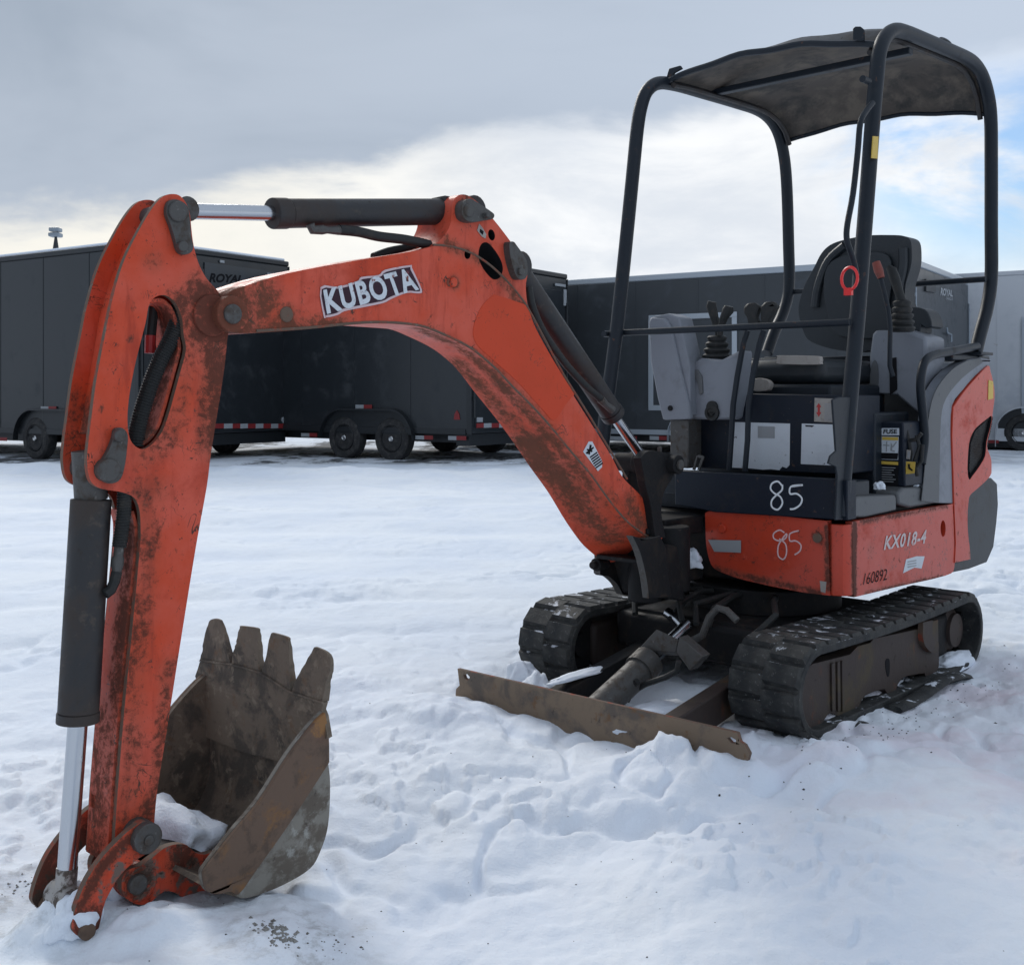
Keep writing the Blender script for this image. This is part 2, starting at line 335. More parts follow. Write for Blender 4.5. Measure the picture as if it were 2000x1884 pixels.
# ------------------------------------------------------------------ the snow ground
def sst(a, b, x): t = np.clip((x-a)/(b-a), 0, 1); return t*t*(3-2*t)
MOUNDS = []                            # (world x, y, radius, height)
def md(px, py, x, r, h, dx=0.0):
    p = fx(px, py, x); w = mw(x+dx, p.y); MOUNDS.append((w[0], w[1], r, h))
md(1315, 1450, 0, .09, .028, .05); md(1450, 1490, 0, .14, .035, .05); md(1290, 1460, 0, .12, .03, .10); md(930, 1380, 0, .22, .055, .18); md(1010, 1410, 0, .25, .035, .22)
md(1050, 1335, -.18, .09, .085, 0.0)   # snow block in front of the far track
md(1385, 1480, 0, .10, .02, .08); md(1500, 1420, -.33, .14, .02, .09); md(1605, 1465, -.25, .12, .03, .0)
for (x, y, r, h) in ((1.62, .10, .12, .05), (1.75, -.08, .10, .07), (1.42, .24, .16, .02), (1.3, .02, .12, -.02), (1.78, .30, .14, .035), (1.60, .36, .2, .02), (1.62, -.10, .10, .05), (1.38, -.06, .16, .05), (1.30, -.20, .12, .04)):
    w = mw(x, y); MOUNDS.append((w[0], w[1], r, h))
RUTS = []
def hgt(X, Y):
    lx = (X-OX)*FX+(Y-OY)*FY; ly = (X-OX)*LX+(Y-OY)*LY
    h = -.075*sst(.15, 1.1, lx)+.012*sst(.15, -.3, lx)
    h = h-.02*sst(1.6, 2.3, lx)
    far = sst(5, 11, Y)
    amp = .45+.55*sst(1.2, 2.4, np.hypot(X, Y))
    A = fb(X, Y, 1.15, 3)*.034+fb(X+31, Y-12, .36, 3)*.027
    b = fb(X-9, Y+4, .17, 3)
    A = A+np.abs(b)*.013-.003
    A = A+fb(X+3, Y+8, .055, 3, .6)*.0042
    rough = sst(-.15, .35, fb(X*.8+5, Y*1.1-3, 1.6, 2))
    foot = np.abs(fb(X*1.0-3, Y*.8+20, .27, 2))
    A = A-(.030*sst(.16, .02, foot))*rough
    calm = sst(3.6, 4.8, Y)*sst(2.2, .6, X-.25*(Y-4))*(1-.75*sst(.12, .35, fb(X+2, Y*1.6, 1.9, 2)))
    clod = sst(.02, .16, fb(X+17, Y-3, .12, 3))*sst(-.05, .25, fb(X-4, Y+11, .7, 2))
    A = A+clod*.014*(1-calm)
    A = A*(1-.72*calm)
    near_track = np.exp(-((lx+1.1)/1.1)**4-((ly)/.85)**4)
    A = A*(1-.35*near_track)
    h = h+A*amp*(1-.1*far)
    h = h+far*(fb(X, Y*2.2, 2.6, 3)*.07)+.05*np.exp(-((Y-15.3)/1.0)**2)*(1+fb(X, Y, .9, 3)*1.6)
    flat = np.exp(-((Y-21)/4.0)**4); h = h*(1-.85*flat)-.02*flat
    for (mx, my, r, k) in MOUNDS:
        d2 = ((X-mx)**2+(Y-my)**2)/(r*r); h = h+k*np.exp(-d2*d2*.9-d2*.6)*(1+.5*fb(X, Y, r*.5, 2))
    h = h-.035*sst(.5, .58, ly)*sst(.95, .72, ly)*sst(-.42, -.6, lx)*sst(-1.85, -1.65, lx)
    h = h-.034*(sst(-.2, -.05, lx)*sst(.34, .16, lx)*sst(.42, .26, ly)*sst(-.8, -.62, ly)+sst(-.62, -.42, lx)*sst(-.05, -.2, lx)*sst(.80, .62, np.abs(ly)))
    # trodden furrow curving from the bucket to the lower right, and long wheel ruts on the left
    fu = np.abs((Y-(2.72+.42*(X+.1)+.10*np.sin(X*3)))+.05*fb(X, Y, .3, 2)); h = h-.030*np.exp(-(fu/.10)**2)*sst(-.35, -.1, X)*sst(1.3, .7, X)
    for (y0, sl_, wd_) in ((5.2, .05, .10), (6.0, .03, .10), (7.6, .04, .16), (3.9, .10, .07)):
        q = (Y-(y0+sl_*X)+.12*fb(X, Y, 1.3, 2))/wd_; h = h-.020*np.exp(-q*q)*sst(.5, -.6, X)
    # hard edge where the loader track pressed the snow beside the near track
    tr = sst(.62, .66, ly)*sst(.98, .90, ly)*sst(-.5, -.8, lx)*sst(-3.2, -2.4, lx); h = h+.012*tr*fb(X, Y, .12, 3)
    return h
NF, NB = 640, 150
ang = np.concatenate([np.linspace(-R(36), R(36), NF, endpoint=False), np.linspace(R(36), 2*math.pi-R(36), NB, endpoint=False)])
rad = np.concatenate([np.linspace(.05, 1.75, 12, endpoint=False), 1.75*np.exp(np.linspace(0, math.log(30/1.75), 560)), 30*np.exp(np.linspace(math.log(1.1), math.log(150), 24))])
A_, R_ = np.meshgrid(ang, rad); GX = np.sin(A_)*R_; GY = np.cos(A_)*R_
GZ = hgt(GX, GY)*(R_ < 200)
na, nr = len(ang), len(rad)
co = np.stack([GX.ravel(), GY.ravel(), GZ.ravel()], 1)
I, J = np.meshgrid(np.arange(nr-1), np.arange(na), indexing='ij'); J2 = (J+1) % na
quads = np.stack([I*na+J, (I+1)*na+J, (I+1)*na+J2, I*na+J2], -1).reshape(-1, 4)
gm = bpy.data.meshes.new('snow_ground'); gm.vertices.add(len(co)+1); gm.vertices.foreach_set('co', np.vstack([co, [[0, 0, GZ[0].mean()]]]).ravel())
ntri = na; nl = len(quads)*4+ntri*3
tri = np.stack([np.arange(na), (np.arange(na)+1) % na, np.full(na, len(co))], -1)
gm.loops.add(nl); gm.loops.foreach_set('vertex_index', np.concatenate([quads.ravel(), tri[:, ::-1].ravel()]))
gm.polygons.add(len(quads)+ntri)
gm.polygons.foreach_set('loop_start', np.concatenate([np.arange(len(quads))*4, len(quads)*4+np.arange(ntri)*3]))
gm.polygons.foreach_set('use_smooth', [True]*(len(quads)+ntri)); gm.update(calc_edges=True); gm.validate()
if gm.polygons[1000].normal.z < 0: gm.flip_normals()
def ground_z(x, y): return float(hgt(np.array([x]), np.array([y]))[0])
def snow_mat(name, ground=True):
    m = bpy.data.materials.new(name); m.use_nodes = True; t = m.node_tree; p = t.nodes['Principled BSDF']
    co = N(t, 'ShaderNodeTexCoord').outputs['Object']
    col = MIX(t, MR(t, NOI(t, co, 1.1, 4), .35, .65), (.80, .86, .945), (.875, .92, .97))
    col = MIX(t, M(t, 'MULTIPLY', MR(t, NOI(t, co, 4.5, 5, .65), .52, .72), .35), col, (.67, .72, .78))
    rough = .75
    if ground:
        w = mw(-.9, 1.15)
        pk = M(t, 'MULTIPLY', MR(t, VM(t, 'DISTANCE', co, (w[0]+.1, w[1], 0)), .3, 1.5, 1, 0), MR(t, NOI(t, co, 3.0, 4), .42, .62))
        col = MIX(t, M(t, 'MULTIPLY', pk, .55), col, (.78, .66, .72))
        w = mw(1.62, -.25); g1 = MR(t, VM(t, 'DISTANCE', co, (w[0], w[1]-.05, -.08)), .08, .42, 1, 0)
        w2 = mw(1.45, .38); g2 = MR(t, VM(t, 'DISTANCE', co, (w2[0], w2[1], -.08)), .02, .30, 1, 0)
        g = M(t, 'MULTIPLY', M(t, 'MAXIMUM', g1, g2), MR(t, NOI(t, co, 16, 6, .7), .48, .66))
        col = MIX(t, M(t, 'MULTIPLY', g, .6), col, (.36, .36, .34))
        # trodden grit scattered as tiny specks
        v = N(t, 'ShaderNodeTexVoronoi'); v.inputs['Scale'].default_value = 26; v.feature = 'F1'; v.inputs['Randomness'].default_value = 1.0; t.links.new(co, v.inputs['Vector'])
        sp = M(t, 'MULTIPLY', MR(t, v.outputs['Distance'], .03, .07, 1, 0), MR(t, NOI(t, co, 2.2, 3), .60, .68))
        col = MIX(t, M(t, 'MULTIPLY', sp, .6), col, (.10, .09, .08))
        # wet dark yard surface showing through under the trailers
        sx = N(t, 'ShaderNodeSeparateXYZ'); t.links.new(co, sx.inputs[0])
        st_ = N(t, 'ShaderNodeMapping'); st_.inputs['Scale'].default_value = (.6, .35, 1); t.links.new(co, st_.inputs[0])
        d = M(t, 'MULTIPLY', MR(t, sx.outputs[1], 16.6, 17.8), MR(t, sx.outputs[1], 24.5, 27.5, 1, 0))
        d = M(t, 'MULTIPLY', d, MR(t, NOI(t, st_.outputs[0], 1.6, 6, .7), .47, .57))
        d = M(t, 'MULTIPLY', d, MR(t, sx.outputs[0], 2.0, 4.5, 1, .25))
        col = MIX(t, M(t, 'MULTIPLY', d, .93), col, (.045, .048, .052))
    t.links.new(col, p.inputs['Base Color']); p.inputs['Roughness'].default_value = rough; p.inputs['Specular IOR Level'].default_value = .25
    b = N(t, 'ShaderNodeBump'); b.inputs['Strength'].default_value = .55; b.inputs['Distance'].default_value = .012
    hh = M(t, 'ADD', NOI(t, co, 22, 6, .62), M(t, 'MULTIPLY', NOI(t, co, 140, 5, .7), .38))
    t.links.new(hh, b.inputs['Height']); t.links.new(b.outputs[0], p.inputs['Normal'])
    return m
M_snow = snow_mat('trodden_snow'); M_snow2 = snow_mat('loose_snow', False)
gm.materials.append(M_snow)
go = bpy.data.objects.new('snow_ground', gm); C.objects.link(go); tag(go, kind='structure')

# ------------------------------------------------------------------ trailers
TA = R(33.5)
EV = Vector((math.sin(TA), math.cos(TA), 0)); SV = Vector((-math.cos(TA), math.sin(TA), 0))   # end face runs along EV, side face along SV
M_char = mat('charcoal_trailer_skin', (.019, .023, .027), .3, 0, [((.045, .05, .055), 2.5, .5, .7, .5)], .05, 8)
M_char2 = mat('grey_trailer_skin', (.040, .046, .052), .36, 0, [((.075, .085, .10), 2.0, .5, .7, .5)], .05, 8)
M_twhite = mat('dirty_white_trailer_skin', (.55, .57, .60), .4, 0, [((.38, .41, .45), 1.5, .48, .7, .6), ((.30, .27, .23), 5, .64, .74, .5)], .05, 8)
M_tblack = mat('black_trailer_trim', (.016, .019, .022), .4)
M_alu = mat('grey_aluminium_trim', (.26, .30, .34), .4, .5)
M_talu = mat('pale_aluminium_trim', (.42, .46, .50), .38, .4)
M_tyre = mat('dusty_tyre_rubber', (.026, .026, .027), .8, 0, [((.09, .085, .08), 14, .45, .68, .6)], .4, 60)
M_wrim = mat('black_wheel_rim', (.012, .013, .015), .35)
M_hub = mat('chrome_hub_cap', (.6, .6, .6), .25, 1)
M_tapew = mat('white_reflective_tape', (.33, .35, .37), .5); M_taper = mat('red_reflective_tape', (.24, .020, .022), .5)
def px_on(px, py, org, dv):            # photo point on the vertical plane through org along dv -> (distance along dv, height)
    r = Vector((( px-CX)/FOC, 1.0, 0)); n = Vector((-dv.y, dv.x, 0))
    t = Vector((org.x, org.y, 0)).dot(n)/r.dot(n)
    p = r*t; return ((p-Vector((org.x, org.y, 0))).dot(dv), EYE+t*(HOR-py)/FOC)
_tm = {}
def text_tris(s, bold=.0, shear=0.0, spacing=1.0):
    k = (s, bold, shear, spacing)
    if k in _tm: return _tm[k]
    cu = bpy.data.curves.new('t', 'FONT'); cu.body = s; cu.offset = bold; cu.shear = shear; cu.resolution_u = 4; cu.space_character = spacing
    ob = bpy.data.objects.new('t', cu); C.objects.link(ob)
    dg = bpy.context.evaluated_depsgraph_get(); dg.update(); me = bpy.data.meshes.new_from_object(ob.evaluated_get(dg))
    vs = [(v.co.x, v.co.y) for v in me.vertices]; fs = [tuple(p.vertices) for p in me.polygons]
    bpy.data.objects.remove(ob); bpy.data.curves.remove(cu); bpy.data.meshes.remove(me)
    x0, x1 = min(v[0] for v in vs), max(v[0] for v in vs); y0, y1 = min(v[1] for v in vs), max(v[1] for v in vs)
    _tm[k] = ([((a-x0)/(x1-x0), (b-y0)/(y1-y0)) for a, b in vs], fs); return _tm[k]
def text_quad(mb, s, tl, tr, br, bl, nrm, bold=.02, mi=0, shear=0.0, spacing=1.0):
    vs, fs = text_tris(s, bold, shear, spacing)
    P = [(bl*(1-u)+br*u)*(1-v)+(tl*(1-u)+tr*u)*v+nrm for u, v in vs]
    mb.add(P, fs, mi)
def wheel(mb_parent, c, axis, r=.36, w=.22, detail=True):
    ty = MB(); ty.lathe(Vector(c)-axis*w, axis, [(0, r*.62), (.005, r*.9), (.03, r*.985), (.06, r), (w-.06, r), (w-.03, r*.985), (w-.005, r*.9), (w, r*.66), (w-.03, r*.60)], 36)
    to = ty.build('tyre', M_tyre, mb_parent)
    if detail:
        rm = MB(); rm.lathe(Vector(c)-axis*.11, axis, [(0, r*.60), (.095, r*.60), (.10, r*.57), (.06, r*.52), (.03, r*.45), (.05, r*.30), (.06, r*.16)], 28)
        u = axis.orthogonal().normalized(); v = axis.cross(u)
        for k in range(8):
            a = k*math.pi/4; q = Vector(c)+(u*math.cos(a)+v*math.sin(a))*r*.36-axis*.07; rm.cyl(q, q+axis*.022, .022, 8)
        ro = rm.build('rim', M_wrim, to)
        hb = MB(); hb.lathe(Vector(c)-axis*.055, axis, [(0, r*.13), (.05, r*.13), (.06, r*.10), (.05, r*.06)], 16)
        hb.build('hub_cap', M_hub, to)
def trailer(name, label, corner, width, length, zb, zt, skin, trim, wheels_px, side_tape=(), end_tape=(), sgn=None, clear=True, snow_top=False, rtrim=.09, brake=True, arch=M_tblack, far_wheels=True):
    o = empty(name, (corner.x, corner.y, 0), math.atan2(EV.y, EV.x))   # local x = along the end face, local y = along the side face
    tag(o, label, 'trailer', 'enclosed cargo trailers parked along the back of the yard')
    X = Vector((1, 0, 0)); w, L = width, length
    MB().box(0, w, 0, L, zb, zt-rtrim).build('box_body', skin, o, .012)
    # roof with rounded edge trim
    MB().box(-.012, w+.012, -.012, L+.012, zt-rtrim, zt).build('roof_rail', trim, o, .02)
    MB().box(-.018, 0-.0005, -.018, .07, zb-.02, zt-rtrim-.002).box(w, w+.018, -.018, .07, zb-.02, zt-rtrim-.002).box(-.016, -.0006, .10, L, zb-.02, zb+.07).build('edge_trim', trim, o, .004)
    MB().box(.25, w-.25, .3, L-.2, zb-.16, zb-.012).box(.02, w-.02, .05, .30, zb-.20, zb-.012).build('chassis_frame', M_tblack, o)
    # panel seams down the side, each a proud joint strip
    mbs = MB()
    k = 1
    while k*1.22 < L: mbs.box(-.006, -.0004, k*1.22-.012, k*1.22+.012, zb+.075, zt-rtrim-.004); k += 1
    mbs.build('panel_seam', skin, o)
    ax = Vector((-1, 0, 0))
    us = []
    for px in wheels_px:
        u, _ = px_on(px, 850, corner, SV); us.append(u)
    if us:
        r = .36
        R1 = .5
        lo, hi = min(us), max(us); zc = r-.03
        pth = [(lo-R1, zb-.10)]+[(lo-R1*math.cos(a), zc+R1*math.sin(a)) for a in np.linspace(.15, 1.45, 9)]
        pth += [(hi+R1*math.cos(a), zc+R1*math.sin(a)) for a in np.linspace(1.45, .15, 9)]+[(hi+R1, zb-.10)]
        for (xa, xb) in ((-.10, -.002), (w+.002, w+.10)):
            fm = MB(); m_ = len(pth); vs = []
            for (a, za) in pth: vs += [(xa, a, za), (xb, a, za), (xb, a, za-.03), (xa, a, za-.03)]
            fs = [(i*4+k, i*4+(k+1) % 4, i*4+4+(k+1) % 4, i*4+4+k) for i in range(m_-1) for k in range(4)]+[(0, 3, 2, 1), (m_*4-4, m_*4-3, m_*4-2, m_*4-1)]
            fm.add(vs, fs); fo = fm.build('wheel_arch', arch, o)
        # flat black sheet on the side where the wheel well is
        wl = MB(); pts = [Vector((-.004, a, b)) for a, b in pth[1:-1]]; wl.plate([pts], lambda p: p+Vector((.003, 0, 0))); wl.build('wheel_well', M_tblack, o)
        for u in us:
            wheel(o, (-.03, u, r-.03), ax, r)
            if far_wheels: wheel(o, (w+.03, u, r-.03), -ax, r, detail=False)
    # tape: every red or white piece is its own part
    def tp(face, px0, px1, py, h, red):
        org, dv = corner, (SV if face == 's' else EV)
        a, z = px_on(px0, py, org, dv); b, _ = px_on(px1, py, org, dv); lo, hi = min(a, b), max(a, b)
        m = MB()
        if face == 's': m.box(-.024, -.0175, lo, hi, z-h, z+h)
        else: m.box(lo, hi, -.030, -.0195, z-h, z+h)
        m.build('reflective_tape', M_taper if red else M_tapew, o)
    for (a, b, y, h, red) in side_tape: tp('s', a, b, y, h, red)
    for (a, b, y, h, red) in end_tape: tp('e', a, b, y, h, red)
    # rear door: frame, hinges, lock bar, latch
    MB().box(.10, w-.10, -.016, -.001, zb+.10, zt-rtrim-.22).build('rear_ramp_door', skin, o, .004)
    hm = MB()
    for xx in (.045, w-.045):
        hm.cyl((xx, -.035, zb+.25), (xx, -.035, zt-rtrim-.35), .014, 8)
        for q in (.2, .5, .8): hm.box(xx-.03, xx+.03, -.045, -.018, zb+(zt-zb)*q-.03, zb+(zt-zb)*q+.03)
    hm.build('door_lock_bar', M_tblack if trim is M_tblack else M_alu, o)
    if snow_top:
        sm = MB(); sm.box(.03, w-.05, .03, L-.05, zt+.001, zt+.05)
        so_ = sm.build('snow_layer', M_snow2, None, .02); so_.location = o.location; so_.rotation_euler = o.rotation_euler
        tag(so_, 'thin white layer of snow lying on the roof of the leftmost charcoal trailer', 'snow', kind='stuff')
    return o
def Epart(o, corner, name, quadpx, m, dep=.022):   # flat piece on an end face from its photo outline
    P = [px_on(a, b, corner, EV) for a, b in quadpx]
    mb = MB(); mb.plate([[Vector((u, -dep, z)) for u, z in P]], lambda p: Vector((p.x, -.0165, p.z))); return mb.build(name, m, o)
def Etext(o, corner, s, q, m, dep=.0235, **k):
    P = [Vector((px_on(a, b, corner, EV)[0], -dep, px_on(a, b, corner, EV)[1])) for a, b in q]
    mb = MB(); text_quad(mb, s, *P, Vector((0, 0, 0)), **k); return mb.build('lettering', m, o)
def cpos(px, Y): return Vector(((px-CX)/FOC*Y, Y, 0))
rw = lambda xs, y, h, first: [(xs[i], xs[i+1], y, h, (i % 2 == 0) == first) for i in range(len(xs)-1)]
cA = cpos(270, 17.4)
tA = trailer('cargo_trailer', 'tall charcoal trailer at the far left with a light mast showing above its roof', cA, px_on(563, 700, cA, EV)[0], 8.5, .42, 3.43, M_char, M_tblack, (150, 70),
    side_tape=[(82, 97, 797, .03, False), (97, 112, 797, .03, True), (0, 16, 857, .03, True)],
    end_tape=rw([418, 435, 452, 467, 482, 497, 512, 527, 541, 555], 832, .04, True), snow_top=True)
Epart(tA, cA, 'header_panel', [(398, 512), (552, 533), (552, 572), (398, 572)], M_char2)
Etext(tA, cA, 'ROYAL', [(407, 533), (473, 538), (472, 553), (406, 552)], M_print_shade, bold=.045, shear=.2)
Etext(tA, cA, 'CARGO', [(441, 556), (472, 557), (472, 561), (440, 560)], M_print_shade, bold=.02)
Epart(tA, cA, 'clearance_light', [(428, 508), (436, 509), (436, 514), (428, 513)], M_tapew, .03)
Epart(tA, cA, 'corner_tape', [(520, 533), (546, 536), (546, 542), (520, 539)], M_tapew, .03)
Epart(tA, cA, 'round_sticker', [(549, 815), (553, 814), (556, 819), (555, 825), (551, 826), (548, 821)], M_tapew, .035)
cB = cpos(920, 17.7)
tB = trailer('cargo_trailer', 'black trailer seen under the boom arch with two wheels in the open', cB, px_on(1107, 700, cB, EV)[0], 6.6, .45, 3.21, M_char, M_tblack, (673, 765),
    side_tape=[(590, 606, 849, .032, False), (606, 621, 849, .032, True), (696, 712, 794, .032, False), (712, 728, 794, .032, True), (813, 830, 854, .032, False), (830, 847, 854, .032, True), (877, 893, 855, .032, False), (893, 912, 855, .032, True)],
    end_tape=rw([928, 942, 957, 972, 986, 1000, 1014, 1028], 831, .036, True))
Epart(tB, cB, 'warning_sticker', [(929, 815), (940, 815), (940, 824), (929, 824)], M_tapew, .03)
Epart(tB, cB, 'corner_tape', [(1082, 553), (1102, 556), (1102, 561), (1082, 558)], M_tapew, .03)
Epart(tB, cB, 'corner_tape', [(1099, 565), (1104, 566), (1104, 597), (1099, 597)], M_tapew, .03)
mb = MB()
a, z = px_on(893, 812, cB, SV)
mb.plate([[Vector((-.012, a+dx, z+dz)) for dx, dz in ((-.06, -.06), (.06, -.06), (.045, .03), (0, .09), (-.045, .03))]], lambda p: p+Vector((.008, 0, 0))); mb.build('side_marker_light', M_taper, tB)
cC = cpos(1783, 17.7)
tC = trailer('cargo_trailer', 'long grey trailer with a pale framed side window, behind the canopy seat', cC, px_on(1890, 700, cC, EV)[0], 9.5, .36, 3.21, M_char2, M_talu, (1358, 1420),
    side_tape=[(1180, 1220, 855, .035, False), (1220, 1245, 855, .035, True), (1270, 1288, 855, .035, False), (1288, 1306, 855, .035, True)], rtrim=.11, arch=M_talu)
# framed side window
def Sframe(o, corner, q, wpx, m, glass):
    (a, z1), (b, z0) = px_on(q[0], q[1], corner, SV), px_on(q[2], q[3], corner, SV); lo, hi = min(a, b), max(a, b); z0, z1 = min(z0, z1), max(z0, z1); t_ = .09
    mb = MB(); mb.box(-.03, -.001, lo, hi, z1-t_, z1).box(-.03, -.001, lo, hi, z0, z0+t_).box(-.03, -.001, lo, lo+t_, z0+t_, z1-t_).box(-.03, -.001, hi-t_, hi, z0+t_, z1-t_)
    f = mb.build('window_frame', m, o, .004); MB().box(-.012, -.001, lo+t_, hi-t_, z0+t_, z1-t_).build('window_pane', glass, f)
Sframe(tC, cC, (1268, 616, 1440, 803), 8, M_talu, M_char2)
Epart(tC, cC, 'door_latch_box', [(1803, 545), (1822, 549), (1822, 572), (1803, 569)], M_tblack, .05)
Etext(tC, cC, 'ROYAL', [(1835, 562), (1858, 567), (1858, 580), (1834, 577)], M_tapew, bold=.045)
Etext(tC, cC, 'CARGO', [(1845, 580), (1858, 582), (1858, 587), (1844, 585)], M_tapew, bold=.02)
mb = MB(); P = [Vector((px_on(a, b, cC, EV)[0], -.06, px_on(a, b, cC, EV)[1])) for a, b in ((1842, 640), (1843, 650), (1851, 654), (1851, 668))]
mb.tube(P, .018, 8); mb.build('bent_door_handle', M_alu, tC)
cD = cpos(2230, 20.4)
tD = trailer('cargo_trailer', 'dirty white trailer at the right edge with a side door frame', cD, 2.6, 9.2, .18, 3.43, M_twhite, M_twhite, (2062, 2000), side_tape=[(1930, 1951, 862, .03, True)], arch=M_twhite, far_wheels=False)
Sframe(tD, cD, (1996, 620, 2062, 808), 5, M_talu, M_twhite)
# floodlight mast behind the left trailer
fl = empty('floodlight_mast', (-18.4, 45.5, 0)); tag(fl, 'distant mast with two stacked floodlights above the left trailer roof', 'floodlight')
def flp(px, py): return Vector(((px-CX)/FOC*45.5+18.4, 0, EYE+(HOR-py)/FOC*45.5))
p0 = flp(109, 486)
MB().tube([(p0.x, 0, 0), p0, flp(109, 463)], lambda i: (.14, .12, .05)[i], 10).build('mast_pole', M_tblack, fl)
for (a, b, c) in ((98, 118, 449), (97, 119, 459)):
    q0, q1 = flp(a, c-4), flp(b, c+4)
    MB().box(q0.x, q1.x, -.2, .25, q1.z, q0.z).build('lamp_head', M_alu, fl, .05)

# ------------------------------------------------------------------ THE EXCAVATOR
bx = mw(-1.1, 0); RZ = math.atan2(FY, FX)
EX = empty('mini_excavator', (bx[0], bx[1], 0), RZ); EX['shift'] = (1.1, 0, 0)
tag(EX, 'worn orange mini excavator with open canopy, its bucket curled down onto the snow', 'excavator')
def loc_place(o): o.location = (OX, OY, 0); o.rotation_euler = (0, 0, RZ); return o      # for separate things modelled in machine coordinates
Yv = Vector((0, 1, 0))
def pl_y(name, px, y, thick, m, edge=None, holes=(), n=5, bevel=.003, parent=EX, yfun=None, raw=False, dk=False):
    """plate standing in the plane y, outline and holes from the photograph, thickness towards -y"""
    P = px if raw else cr(px, n); H = [cr(h, n) for h in holes]
    loops = [[fy(p[0], p[1], y) for p in l] for l in [P]+H]
    mb = MB(); mb.plate(loops, (lambda v: Vector((v.x, v.y-(thick if yfun is None else yfun(v)), v.z-(0 if yfun is None else drop(v))))), 0, 1 if edge else 0, 2 if (edge and yfun) else (1 if dk else None))
    return mb.build(name, [m, edge]+([M_print_shade] if yfun else []) if edge else ([m, M_print_shade] if dk else m), parent, bevel)  # boom and door hole walls go black: shade inside painted as colour
def pl_x(name, px, x, depth, m, n=1, bevel=.004, parent=EX, edge=None, holes=()):
    P = cr(px, n) if n > 1 else [Vector(p[:2]) for p in px]
    mb = MB(); mb.plate([[fx(p[0], p[1], x) for p in l] for l in [P]+list(holes)], lambda v: Vector((v.x-depth, v.y, v.z)), 0, 1 if edge else 0)
    return mb.build(name, [m, edge] if edge else m, parent, bevel)
c_ = 'c'
